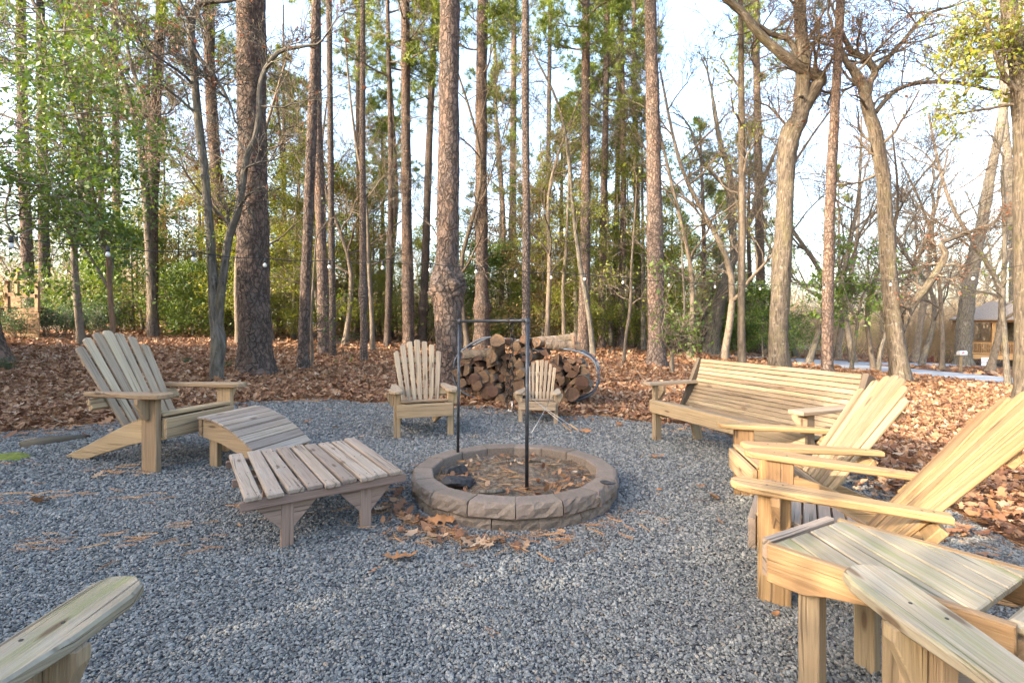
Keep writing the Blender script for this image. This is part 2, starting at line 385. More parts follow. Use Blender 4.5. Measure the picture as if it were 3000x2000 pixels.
M_RUST = plain('rust', (.13, .07, .045), .85, .2, .4, 30)
M_CHAR = plain('charcoal', (.03, .03, .033), .55, 0, .6, 40, 1)
M_STEEL = plain('steel_wire', (.42, .40, .37), .35, .9, .2, 30, 0)
M_BLACK = plain('black_cable', (.02, .02, .02), .6, 0, .2, 30, 0)
M_SOCKET = plain('black_socket', (.025, .025, .025), .5, 0, .2, 30, 0)
M_BULB = plain('white_bulb', (.5, .5, .47), .15, 0, .03, 30, 0)
M_BRICK = plain('brick_wall_paint', (.30, .16, .12), .9, 0, .2, 9)
M_SIDING = plain('pale_siding', (.52, .55, .58), .8, 0, .08, 5)
M_ROOF = plain('shingle_roof', (.22, .19, .165), .9, 0, .25, 14)
M_GLASSD = plain('dark_window', (.03, .035, .04), .1, 0, .1, 5, 0)
M_TRIM = plain('white_trim', (.75, .75, .73), .6, 0, .05, 5, 0)
M_WHITE = plain('white_sign_board', (.78, .78, .80), .5, 0, .03, 5, 0)
M_NAVY = plain('navy_print', (.06, .06, .20), .6, 0, .05, 5, 0)
M_MAIL = plain('mailbox_metal', (.62, .63, .65), .4, .3, .08, 10, 0)
M_RED = plain('red_paint', (.50, .05, .04), .5, 0, .1, 10, 0)
M_MOSS = plain('moss', (.13, .15, .03), .95, 0, .4, 30, 1)
M_SCREW = plain('screw_head', (.045, .04, .035), .6, .5, .3, 30, 0)

# ------------------------------------------------------------------ ground, gravel pad, roads
def lump(x, y, s=1.0):
    return (np.sin(x * 1.7 * s + 1.3 * np.sin(y * 1.1 * s)) * np.cos(y * 1.9 * s + .7 * np.sin(x * .9 * s)))
PAD = np.array([(-6.6, -2.5), (-6.4, 2.5), (-5.9, 4.6), (-5.45, 5.4), (-4.8, 5.75), (-4.7, 6.6), (-4.3, 7.5), (-2.8, 8.0), (-1.3, 7.75), (-.2, 7.45), (.7, 6.95), (1.9, 6.75),
                (2.7, 6.1), (3.15, 5.2), (3.2, 4.2), (3.05, 3.35), (3.35, 2.6), (3.6, 1), (3.6, -2.5)])
def in_poly(P, x, y):
    c = np.zeros(x.shape, bool); n = len(P)
    for i in range(n):
        x0, y0 = P[i - 1]; x1, y1 = P[i]
        hit = ((y0 > y) != (y1 > y)) & (x < (x1 - x0) * (y - y0) / (y1 - y0 + 1e-12) + x0); c ^= hit
    return c
def in_pad(x, y): return in_poly(PAD, x + .12 * np.sin(y * 5.1 + 2 * np.sin(x * 3)), y + .12 * np.sin(x * 4.3 + np.sin(y * 7)))
def axis(lo, hi, near, k):
    a = [0.0]; s = near
    while a[-1] < hi: a.append(a[-1] + s); s *= k
    b = [0.0]; s = near
    while b[-1] > lo: b.append(b[-1] - s); s *= k
    return np.array(sorted(set(a + b)))
gx = axis(-150, 180, .45, 1.035); gy = axis(-45, 260, .45, 1.03) + 4
X, Y = np.meshgrid(gx, gy); pad_d = in_poly(PAD, X, Y)
Z = g(X, Y) + np.where(pad_d, -.03, .03 * lump(X, Y, 1.3) + .012 * lump(X + 3, Y, 4))
nx, ny = len(gx), len(gy); idx = np.arange(nx * ny).reshape(ny, nx)
Fq = np.stack([idx[:-1, :-1], idx[:-1, 1:], idx[1:, 1:], idx[1:, :-1]], -1).reshape(-1, 4)
tag(link('ground', np_mesh('ground', np.stack([X, Y, Z], -1).reshape(-1, 3), Fq, M_GROUND, smooth=True)), 'brown woodland floor of fallen leaves under the trees', None, None, 'structure')

px_, py_ = np.meshgrid(np.linspace(-7, 4.2, 150), np.linspace(-2.6, 8.4, 150))
keep = in_pad(px_, py_); idx = np.arange(150 * 150).reshape(150, 150)
q = np.stack([idx[:-1, :-1], idx[:-1, 1:], idx[1:, 1:], idx[1:, :-1]], -1).reshape(-1, 4); q = q[keep.ravel()[q].all(1)]
tag(link('gravel_pad', np_mesh('gravel_pad', np.stack([px_, py_, g(px_, py_) + .004], -1).reshape(-1, 3), q, M_BED, smooth=True)), 'blue grey gravel clearing around the fire pit', None, None, 'structure')

def strip(name, A, B, mat, label, dz=.03, n=60, m=8):
    A = np.array([(p.x, p.y) for p in A]); B = np.array([(p.x, p.y) for p in B])
    def res(P):
        t = np.linspace(0, len(P) - 1, n); i = np.minimum(t.astype(int), len(P) - 2); f = (t - i)[:, None]
        p0, p1, p2, p3 = P[np.maximum(i - 1, 0)], P[i], P[i + 1], P[np.minimum(i + 2, len(P) - 1)]
        return .5 * (2 * p1 + (p2 - p0) * f + (2 * p0 - 5 * p1 + 4 * p2 - p3) * f ** 2 + (3 * p1 - p0 - 3 * p2 + p3) * f ** 3)
    a, b = res(A), res(B); t = np.linspace(0, 1, m)[None, :, None]
    P = a[:, None] * (1 - t) + b[:, None] * t
    V = np.concatenate([P, (g(P[..., 0], P[..., 1]) + dz)[..., None]], -1).reshape(-1, 3)
    idx = np.arange(n * m).reshape(n, m); Fq = np.stack([idx[:-1, :-1], idx[:-1, 1:], idx[1:, 1:], idx[1:, :-1]], -1).reshape(-1, 4)
    o = link(name, np_mesh(name, V, Fq, mat, smooth=True)); tag(o, label, None, None, 'structure'); return np.concatenate([a, b[::-1]])
near = [ground(*p) for p in ((3300, 1160), (2974, 1126), (2672, 1099), (2442, 1078), (2315, 1063), (2200, 1050), (2080, 1044))]
far = [ground(*p) for p in ((3300, 1141), (2974, 1109), (2702, 1084), (2536, 1070), (2360, 1056), (2205, 1044), (2080, 1039))]
ROAD = strip('road', near, far, M_ROAD, 'pale grey asphalt lane curving behind the trees')
near = [ground(*p) for p in ((3300, 1085), (2950, 1079), (2800, 1074), (2650, 1071), (2540, 1070), (2420, 1062), (2330, 1055))]
far = [ground(*p) for p in ((3300, 1077), (2950, 1070), (2800, 1066), (2650, 1064), (2540, 1062), (2420, 1056), (2330, 1051))]
DRIVE = strip('driveway', near, far, M_ROAD, 'light grey driveway in front of the gazebo', .036)

# ------------------------------------------------------------------ scattered stuff (gravel, fallen leaves, pine straw)
def source(name, meshes):
    c = bpy.data.collections.new(name)
    for i, me in enumerate(meshes): c.objects.link(bpy.data.objects.new('%s_piece_%d' % (name, i), me))
    return c
def scatter(name, P, rot, scl, col, nsrc, label, idxs=None):
    n = len(P); me = bpy.data.meshes.new(name); me.vertices.add(n); me.vertices.foreach_set('co', np.asarray(P, np.float32).ravel())
    for an, d in (('rot', rot), ('scl', scl)):
        a = me.attributes.new(an, 'FLOAT_VECTOR', 'POINT'); a.data.foreach_set('vector', np.asarray(d, np.float32).ravel())
    a = me.attributes.new('pick', 'INT', 'POINT'); a.data.foreach_set('value', (RNG.integers(0, nsrc, n) if idxs is None else idxs).astype(np.int32))
    o = link(name, me); tag(o, label, None, None, 'stuff')
    ng = bpy.data.node_groups.new(name, 'GeometryNodeTree')
    ng.interface.new_socket('Geometry', in_out='INPUT', socket_type='NodeSocketGeometry'); ng.interface.new_socket('Geometry', in_out='OUTPUT', socket_type='NodeSocketGeometry')
    N = ng.nodes; gi = N.new('NodeGroupInput'); go = N.new('NodeGroupOutput')
    ip = N.new('GeometryNodeInstanceOnPoints'); ci = N.new('GeometryNodeCollectionInfo')
    ci.inputs['Collection'].default_value = col; ci.inputs['Separate Children'].default_value = True; ci.inputs['Reset Children'].default_value = True
    def attr(nm, dt):
        a = N.new('GeometryNodeInputNamedAttribute'); a.data_type = dt; a.inputs[0].default_value = nm; return a.outputs[0]
    L = ng.links
    L.new(gi.outputs[0], ip.inputs['Points']); L.new(ci.outputs[0], ip.inputs['Instance']); ip.inputs['Pick Instance'].default_value = True
    L.new(attr('pick', 'INT'), ip.inputs['Instance Index']); L.new(attr('rot', 'FLOAT_VECTOR'), ip.inputs['Rotation']); L.new(attr('scl', 'FLOAT_VECTOR'), ip.inputs['Scale'])
    L.new(ip.outputs[0], go.inputs[0])
    md = o.modifiers.new('scatter', 'NODES'); md.node_group = ng
    return o
def view_points(y0, y1, dens, side=1.14, back=False):
    area = side * (y1 * y1 - y0 * y0); n = int(area * dens)
    y = np.sqrt(RNG.uniform(y0 * y0, y1 * y1, n)); x = RNG.uniform(-side, side, n) * y
    return x, y
def stone_mesh(i):
    import bmesh
    bm = bmesh.new(); bmesh.ops.create_icosphere(bm, subdivisions=1 if i < 3 else 2, radius=.5)
    r = random.Random(i)
    planes = [(Vector((r.gauss(0, 1), r.gauss(0, 1), r.gauss(0, 1))).normalized(), r.uniform(.26, .42)) for _ in range(7)]
    for v in bm.verts:
        for nrm, d in planes:
            e = v.co.dot(nrm) - d
            if e > 0: v.co -= nrm * e
        v.co.x *= 1.25; v.co.y *= .95; v.co.z *= .62
    me = bpy.data.meshes.new('stone'); bm.to_mesh(me); bm.free(); me.materials.append(M_STONE); return me
stones = source('gravel_source', [stone_mesh(i) for i in range(6)])
GP = []
for y0, y1, dens, s in ((1.2, 2.4, 14500, .0120), (2.4, 3.6, 9500, .0140), (3.6, 5.4, 4300, .0175), (5.4, 8.3, 1500, .022)):
    x, y = view_points(y0, y1, dens); GP.append((x, y, np.full(len(x), s)))
x = RNG.uniform(-6.5, 3.6, 14000); y = RNG.uniform(-2.4, 8, 14000); o_ = np.abs(x) > 1.14 * np.maximum(y, 1.2); GP.append((x[o_], y[o_], np.full(o_.sum(), .032)))
x, y, s = (np.concatenate(a) for a in zip(*GP))
k = in_pad(x, y) & (np.hypot(x - .02, y - 3.83) > .79); x, y, s = x[k], y[k], s[k]
s = s * RNG.lognormal(0, .28, len(s))
scatter('gravel', np.stack([x, y, g(x, y) + .006 + RNG.uniform(0, .008, len(x))], -1), np.stack([RNG.normal(0, .35, len(x)), RNG.normal(0, .35, len(x)), RNG.uniform(0, 6.28, len(x))], -1),
        np.stack([s, s, s], -1), stones, 6, 'loose blue grey gravel chips covering the clearing')

OAK_OUT = [(0, 0), (.10, .05), (.16, .20), (.22, .10), (.34, .13), (.40, .30), (.47, .14), (.58, .15), (.66, .28), (.72, .12), (.84, .13), (.90, .17), (1.0, 0)]
ELL_OUT = [(0, 0), (.12, .10), (.3, .19), (.5, .22), (.7, .18), (.88, .09), (1, 0)]
def leaf_mesh(i, out, curl, mat, width=1.0, size=1.0):
    r = random.Random(100 + i); V = []; Fc = []
    n = len(out); tw = r.uniform(-.5, .5)
    def place(u, v):
        z = curl * (v * v) * 2.2 + curl * .9 * (u - .5) ** 2 + tw * u * v * .8 + .03 * math.sin(u * 14 + i)
        return ((u - .5) * size, v * width * size, z * size)
    for u, v in out: V.append(place(u, 0))
    for u, v in out: V.append(place(u + r.uniform(-.02, .02), v * r.uniform(.85, 1.15)))
    for u, v in out: V.append(place(u + r.uniform(-.02, .02), -v * r.uniform(.85, 1.15)))
    for k in range(n - 1):
        Fc.append((k, k + 1, n + k + 1, n + k)); Fc.append((k + 1, k, 2 * n + k, 2 * n + k + 1))
    me = bpy.data.meshes.new('dead_leaf'); me.from_pydata(V, [], Fc); me.update(); me.materials.append(mat)
    me.polygons.foreach_set('use_smooth', np.ones(len(Fc), bool)); return me
leaves = source('leaf_source', [leaf_mesh(0, OAK_OUT, .35, M_LITTER), leaf_mesh(1, OAK_OUT, -.3, M_LITTER), leaf_mesh(2, ELL_OUT, .5, M_LITTER), leaf_mesh(3, ELL_OUT, -.45, M_LITTER, .8), leaf_mesh(4, OAK_OUT, .7, M_LITTER, 1.2), leaf_mesh(5, ELL_OUT, .2, M_LITTER, 1.4)])
GP = []
for y0, y1, dens, s in ((3.0, 9, 420, .084), (9, 14, 210, .105), (14, 22, 75, .15), (22, 42, 15, .25)):
    x, y = view_points(y0, y1, dens); GP.append((x, y, np.full(len(x), s)))
x = RNG.uniform(-13, 9, 9000); y = RNG.uniform(-6, 9, 9000); o_ = np.abs(x) > 1.14 * np.maximum(y, 1.2); GP.append((x[o_], y[o_], np.full(o_.sum(), .12)))
x, y, s = (np.concatenate(a) for a in zip(*GP))
k = ~in_pad(x, y) & ~in_poly(ROAD, x, y) & ~in_poly(DRIVE, x, y) & ((x < 17) | (RNG.uniform(0, 1, len(x)) < .3)); x, y, s = x[k], y[k], s[k]
s = s * RNG.lognormal(0, .25, len(s)); n = len(x)
scatter('fallen_leaves', np.stack([x, y, g(x, y) + .035 + RNG.uniform(0, .045, n)], -1), np.stack([RNG.normal(0, .45, n), RNG.normal(0, .45, n), RNG.uniform(0, 6.28, n)], -1),
        np.stack([s, s, s], -1), leaves, 6, 'carpet of dry brown oak leaves on the woodland floor')
# sparse leaves blown onto the gravel, thickest along its edge and round the pit
P = []
for _ in range(5200):
    x0, y0 = random.uniform(-6.3, 3.5), random.uniform(1.5, 8.2)
    i_ = bool(in_poly(PAD, np.array([x0]), np.array([y0]))[0])
    if not i_: continue
    e = min(np.hypot(PAD[:, 0] - x0, PAD[:, 1] - y0)); d = math.hypot(x0 - .02, y0 - 3.83)
    p = .9 * math.exp(-(max(e - .1, 0) / .33) ** 2) + .005
    if d < .86: p = 0
    if random.random() < p: P.append((x0, y0, .035 + .03 * random.random()))
for _ in range(70):
    a = random.gauss(R(228), .42); d = .88 + abs(random.gauss(0, .12)); P.append((.02 + math.cos(a) * d, 3.83 + math.sin(a) * d, random.uniform(.035, .06)))
P = np.array(P); n = len(P); s = P[:, 2] * 2.0 * RNG.uniform(.6, 1.3, n)
P[:, 2] = g(P[:, 0], P[:, 1]) + .03 + RNG.uniform(0, .02, n)
scatter('blown_leaves', P, np.stack([RNG.normal(0, .3, n), RNG.normal(0, .3, n), RNG.uniform(0, 6.28, n)], -1), np.stack([s, s, s], -1), leaves, 6, 'small dry leaves blown over the edge of the gravel', RNG.choice([0, 1, 4, 2], n))
# pine straw
def needle_mesh(i):
    r = random.Random(i); V = []; Fc = []
    for k in range(3):
        a = r.uniform(-.25, .25); z = 0
        for j in range(4):
            u = j / 3; x_, y_ = u - .5, math.sin(a) * u + .08 * math.sin(u * 3 + i) ; w = .0045
            V += [(x_, y_ - w, .02 * u), (x_, y_ + w, .02 * u + .01)]
        b = len(V) - 8
        for j in range(3): Fc.append((b + 2 * j, b + 2 * j + 2, b + 2 * j + 3, b + 2 * j + 1))
    me = bpy.data.meshes.new('needle'); me.from_pydata(V, [], Fc); me.update(); me.materials.append(M_NEEDLE); return me
needles = source('needle_source', [needle_mesh(i) for i in range(4)])
P = []; A = []
for _ in range(26):
    c0 = (random.uniform(-4.6, -1.4), random.uniform(2.6, 4.3)); a0 = random.gauss(.15, .35)
    for _ in range(random.randint(3, 11)):
        P.append((c0[0] + random.gauss(0, .16), c0[1] + random.gauss(0, .05))); A.append(a0 + random.gauss(0, .35))
for _ in range(260):
    a = random.gauss(R(235), .7); d = .85 + abs(random.gauss(0, .2)); P.append((.02 + math.cos(a) * d, 3.83 + math.sin(a) * d)); A.append(random.uniform(0, 6.28))
for _ in range(90):
    y0 = random.uniform(1.5, 7.5); P.append((random.uniform(-1.1, 1.1) * y0, y0)); A.append(random.uniform(0, 6.28))
for _ in range(1600):
    i0 = random.randrange(2, len(PAD) - 3); f_ = random.random(); q0 = PAD[i0] * (1 - f_) + PAD[i0 + 1] * f_
    P.append((q0[0] + random.gauss(0, .3), q0[1] + random.gauss(0, .3))); A.append(random.uniform(0, 6.28))
P = np.array(P); n = len(P); s = RNG.uniform(.08, .15, n)
k = np.hypot(P[:, 0] - .02, P[:, 1] - 3.83) > .82; P, s, A = P[k], s[k], np.array(A)[k]; n = len(P)
scatter('pine_straw', np.stack([P[:, 0], P[:, 1], g(P[:, 0], P[:, 1]) + .026 + RNG.uniform(0, .012, n)], -1), np.stack([np.zeros(n), RNG.normal(0, .06, n), A], -1), np.stack([s, s, s], -1), needles, 4, 'thin orange pine needles strewn over the gravel')

# ------------------------------------------------------------------ adirondack chairs
def screws(o, pts, r=.0045, name='screw_heads'):
    m = MB()
    for p in pts: m.tube([Vector(p) - Vector((0, 0, .003)), Vector(p) + Vector((0, 0, .0008))], r, 6, True, False)
    x = m.build(name, M_SCREW, o); x['kind'] = 'stuff'
def chair(name, loc, rz, label, mats, k=1.0, hb=1.0, w=.317, ha=.579, hr=.560, tip=.19, La=.83, sb=-.40, zb=.255, wb=.225, st=-.90, zt=1.0, wt=.315,
          post=(.14, .042), nslat=7, armw=.15, stringer_t=None, bracket=True, parts='all', gapf=.84, round_=.75, group='garden chairs round the fire pit'):
    """local x = forward, y = the sitter's left, z = up; origin on the ground between the front posts"""
    o = empty(name, loc, rz, label, 'chair', group); o.scale = (k, k, k)
    mp, ms, mb_, ma = mats                                  # posts, seat, back, arms
    st_ = w - post[1] / 2 - .026
    for s in (1, -1):
        MB().board((0, s * w, 0), (0, s * w, ha - .036), post[0], post[1], (0, 1, 0)).build('front_post', mp, o)
        # side rail that runs back to the ground as the rear leg
        out = [(-1.00, .015), (-.97, 0), (-.80, 0), (-.55, .085), (-.25, .175), (.075, .25), (.075, .395), (-.12, .375), (-.30, .32), (-.48, .24), (-.70, .14)]
        MB().prism(out, .038, axes((0, s * st_, 0), (1, 0, 0), (0, 0, 1), (0, -1, 0)), .004).build('side_rail', mp, o)
        # arm: paddle, wide at the front
        s_in, s_out = armw * .42, armw * .58
        x1 = tip; x0 = tip - La; zf = ha - .018; zr = hr - .018; sl = (zf - zr) / La
        pts = [(0, -s_in * .55), (La * .35, -s_in * .8), (La * .62, -s_in), (La - .05, -s_in), (La - .012, -s_in * .7), (La, -s_in * .25), (La - .004, s_out * .35), (La - .04, s_out * .82), (La - .10, s_out), (La * .68, s_out * .95), (La * .45, s_out * .6), (La * .2, s_out * .36), (0, s_out * .28)]
        ax = Vector((1, 0, sl)).normalized(); bx = Vector((0, s, 0)); wx = ax.cross(bx)
        MB().prism(pts, .036, axes((x0, s * (w + .004), zr), ax, bx, wx), .007).build('arm', ma, o)
        if bracket:
            br = [(0, 0), (0, .085), (-.035, .085), (-.155, .03), (-.155, 0)]
            MB().prism(br, .04, axes((-.01, s * (w + post[1] / 2 + .0005), ha - .037), (0, 0, 1), (0, s, 0), (-s, 0, 0)), .004).build('arm_bracket', mp, o)
    sw = []
    for s in (1, -1):
        for xx, yy in ((.03, .018), (-.035, -.02), (tip - La + .06, 0.0), (tip - La + .10, .012)):
            sw.append((xx, s * (w + yy), ha + .0005 - (ha - hr) / La * (tip - xx)))
    screws(o, sw, .0048)
    # apron and seat slats
    MB().board((.097, -w + post[1] / 2 + .002 if post[0] > .1 else -w - .01, .318), (.097, w - post[1] / 2 - .002 if post[0] > .1 else w + .01, .318), .148, .036, (1, 0, 0)).build('apron', ms, o)
    zs = lambda s: .414 if s > -.02 else .414 - .62 * max(0, -s - .02) ** 1.25 * .9
    s = .085; hw = w - post[1] / 2 - .004
    while s > sb + .045:
        z0 = zs(s); z1 = zs(s - .062); d = Vector((-.062, 0, z1 - z0)).normalized()
        c0 = Vector((s - .031, 0, (z0 + z1) / 2))
        wide = hw if abs(s) < .1 else st_ + .018
        MB().board(c0 - Vector((0, wide if s < -.09 else hw - (.0), 0)), c0 + Vector((0, wide if s < -.09 else hw, 0)), .060, .02, d.cross(Vector((0, 1, 0))) * -1 if d.cross(Vector((0, 1, 0))).z < 0 else d.cross(Vector((0, 1, 0))), .003).build('seat_slat', ms, o)
        s -= .066
    # back slats, fanned
    B = Vector((sb, 0, zb)); T = Vector((st, 0, zt)); up = (T - B); Lb = up.length; up.normalize(); nrm = up.cross(Vector((0, 1, 0)));
    if nrm.x < 0: nrm = -nrm
    m = (nslat - 1) / 2
    for i in range(nslat):
        f = (i - m) / m
        b0 = f * (wb - .03); t0 = f * (wt - .045)
        wlo = .95 * 2 * (wb - .03) / (nslat - 1) * gapf; whi = 2 * (wt - .045) / (nslat - 1) * gapf
        if i == m: whi *= 1.12; wlo *= 1.08
        L = Lb * (1 - .17 * abs(f) ** 1.8) * (1 + random.uniform(-.008, .008))
        p0 = B + Vector((0, b0, 0)); p1 = B + up * Lb + Vector((0, t0, 0)); a = (p1 - p0).normalized(); b = nrm.cross(a)
        hl, hh = wlo / 2, wlo / 2 + (whi - wlo) / 2 * L / Lb
        rr = round_ * hh; sk = -f * .30 * hh
        out = [(0, -hl), (L - rr, -hh), (L - rr * .35 + sk * .6, -hh * .80), (L - rr * .07 + sk * .25, -hh * .38), (L - rr * .07 - sk * .25, hh * .38), (L - rr * .35 - sk * .6, hh * .80), (L - rr, hh), (0, hl)]
        MB().prism(out, .022, axes(p0 + nrm * (.011 + random.uniform(-.006, .006)), a, b, nrm), .005).build('back_slat', mb_, o)
    # back rails behind the slats
    for hfrac, wd, ex in ((.30, .085, .09), (.70, .07, 0)):
        c0 = B + up * (Lb * hfrac) - nrm * .0195
        hwd = (w + .035) if ex else wb + (wt - wb) * hfrac - .03
        if ex:
            zz = hr - .037 - .045; c0 = B + up * ((zz - zb) / up.z) - nrm * .0195
        MB().board(c0 - Vector((0, hwd, 0)), c0 + Vector((0, hwd, 0)), wd, .036, nrm, .004).build('back_rail', mp, o)
    return o
lp = onground(-2.905, 4.467)
chair('adirondack_chair', lp, R(-16.4), 'large weathered adirondack chair with fanned back beside the thick pine on the left', (W_TAN, W_TAN, W_GREY, W_TAN), 1.158, zt=1.01, st=-.93, gapf=.80)
chair('adirondack_chair', onground(1.735, 3.50, -.02), R(170), 'honey coloured adirondack chair between the slatted bench and the nearer right chair', (W_HONEY, W_TAN, W_PALE, W_HONEY), 1.0, gapf=.79)
chair('adirondack_chair', onground(1.398, 2.597, -.01), R(149.3), 'honey adirondack chair with its back cut by the right edge, behind the corner table', (W_HONEY, W_TABLE, W_HONEY, W_HONEY), 1.0, st=-1.0, zt=1.05, wt=.355, gapf=.80)
f_l = ground(1159, 1285); f_r = ground(1324, 1274); c0 = (f_l + f_r) / 2; dv = f_r - f_l
chair('adirondack_chair', onground(c0.x, c0.y), math.atan2(-dv.x, dv.y) + 0, 'grey brown adirondack chair in front of the burled pine, behind the fire pit', (W_TAN, W_TAN, W_GREY, W_GREY), 1.0, w=.30, ha=.555, hr=.535, zt=1.07, st=-.80, sb=-.36, zb=.26, wt=.33, wb=.22, post=(.045, .075), gapf=.72, round_=.4, armw=.15)
chair('child_chair', onground(.335, 6.36), math.atan2(-1, -.16), 'small child size adirondack chair in front of the log pile', (W_GREY, W_GREY, W_GREY, W_GREY), .74, w=.31, ha=.555, hr=.535, zt=1.04, st=-.75, sb=-.36, wt=.30, wb=.22, post=(.045, .075), gapf=.72, round_=.4)
chair('adirondack_chair', onground(1.36, 1.26, 0), R(90), 'nearest chair at the lower right, only its greenish arm and post in view', (W_PALE, W_TAN, W_PALE, W_TOP), 1.0, ha=.60, hr=.58, tip=.235, La=.85, w=.30, armw=.17)
chair('adirondack_chair', onground(-1.42, 1.17, 0), R(90), 'nearest chair at the lower left, only its pale mossy arm and post in view', (W_PALE, W_TAN, W_PALE, W_TOP), 1.0, ha=.575, hr=.555, tip=.25, La=.85, w=.31, armw=.16)

# ------------------------------------------------------------------ slatted bench
def bench():
    a = ground(1924, 1290); b = Vector((2.30, 3.84, 0)); b.z = float(g(b.x, b.y))
    dv = b - a; L = math.hypot(dv.x, dv.y) ; mid = (a + b) / 2
    o = empty('slatted_bench', onground(mid.x, mid.y), math.atan2(-dv.x, dv.y) + R(180), 'long wooden garden bench with horizontal back slats on the right', 'bench')
    # local x forward
    o.rotation_euler = (0, 0, math.atan2(dv.x, -dv.y) + math.pi)
    h = L / 2; ha = .655
    for s in (1, -1):
        MB().board((0, s * h, 0), (0, s * h, ha - .018), .085, .06, (0, 1, 0)).build('front_leg', W_BENCH, o)
        MB().board((-.50, s * (h - .10), 0), (-.40, s * (h - .10), .40), .11, .04, (0, 1, 0)).build('rear_leg', W_BENCH, o)
        MB().board((-.66, s * (h + .035), ha - .10), (.10, s * (h + .035), ha + .0) if 0 else (.13, s * (h + .03), ha), .13, .032, (0, 0, 1), .005).build('arm', W_GREY, o) if 0 else MB().board((-.60, s * (h + .012), ha), (.14, s * (h + .012), ha), .135, .032, (0, 0, 1), .005).build('arm', W_GREY, o)
        MB().prism([(0, 0), (.10, 0), (.10, -.06), (.02, -.15), (0, -.15)], .036, axes((-.005, s * (h - .031), ha - .017), (0, -s, 0), (0, 0, 1), (-s, 0, 0)), .004).build('arm_bracket', W_BENCH, o)
        MB().board((-.38, s * (h + .035), .30), (-.66, s * (h + .035), .91), .10, .05, (0, 1, 0)).build('back_post', W_DARK, o)
        MB().board((-.45, s * (h - .07), .33), (.0, s * (h - .07), .33), .10, .036, (0, 1, 0)).build('seat_rail', W_BENCH, o)
    MB().board((.056, -h - .035, .405), (.056, h + .035, .405), .14, .036, (1, 0, 0)).build('apron', W_PALE, o)
    for i in range(6):
        x0 = .025 - i * .074; z = .452 - .10 * (i / 5) ** 1.4
        MB().board((x0 - .034, -h + .036, z), (x0 - .034, h - .036, z), .068, .022, (.12 * i / 5, 0, 1), .003).build('seat_slat', W_BENCH, o)
    B = Vector((-.40, 0, .33)); T = Vector((-.665, 0, .905)); up = (T - B).normalized(); n = Vector((up.z, 0, -up.x)); Lb = (T - B).length; N = 14
    for i in range(N):
        c = B + up * (Lb * (i + .5) / N) + n * (.03 + .035 * math.sin(math.pi * i / (N - 1)) * -1)
        MB().board(c + Vector((0, -h + .005, 0)), c + Vector((0, h - .005, 0)), Lb / N * .90, .02, n, .003).build('back_slat', W_BENCH, o)
    for t in (-.33, 0, .33):
        MB().board(B + Vector((0, t * 2 * h * .8, 0)) - n * .03, T + Vector((0, t * 2 * h * .8, 0)) - n * .03, .07, .036, n).build('back_stile', W_DARK, o)
bench()

# ------------------------------------------------------------------ curved footstool and slatted low table
def footstool():
    A = Vector((-2.68, 4.26, 0)); B = Vector((-2.50, 4.84, 0)); dv = B - A; L = dv.length; mid = (A + B) / 2
    o = empty('curved_footstool', onground(mid.x, mid.y), math.atan2(-dv.x, dv.y), 'curved slatted footstool behind the low table', 'footstool')
    h = L / 2; zg = float(g(mid.x, mid.y))
    curve = lambda x: .425 - .70 * max(0, x - .02) ** 1.7
    xs = [0, .08, .16, .24, .32, .40, .48, .56, .62]
    for s in (1, -1):
        out = [(x, curve(x)) for x in xs] + [(.62, max(curve(.62) - .07, .02)), (.52, curve(.52) - .125), (.36, curve(.36) - .15), (.2, curve(.2) - .16), (0, .27)]
        MB().prism(out, .036, axes((0, s * (h - .03), 0), (1, 0, 0), (0, 0, 1), (0, -1, 0)), .003).build('side_rail', W_TAN, o)
        MB().board((.07, s * (h - .075), 0), (.07, s * (h - .075), .36), .085, .05, (0, 1, 0)).build('leg', W_TAN, o)
    MB().board((-.02, -h, .36), (-.02, h, .36), .16, .036, (1, 0, 0)).build('front_plate', W_TAN, o)
    N = 9
    for i in range(N):
        x0 = -.035 + .665 * i / N; x1 = -.035 + .665 * (i + .93) / N; p0 = Vector((x0, 0, curve(max(x0, 0)) + .013)); p1 = Vector((x1, 0, curve(max(x1, 0)) + .013))
        d = (p1 - p0); c = (p0 + p1) / 2; nn = Vector((-d.z, 0, d.x)).normalized()
        MB().board(c + Vector((0, -h - .01, 0)), c + Vector((0, h + .01, 0)), d.length, .022, nn, .004).build('slat', W_TABLE, o)
footstool()

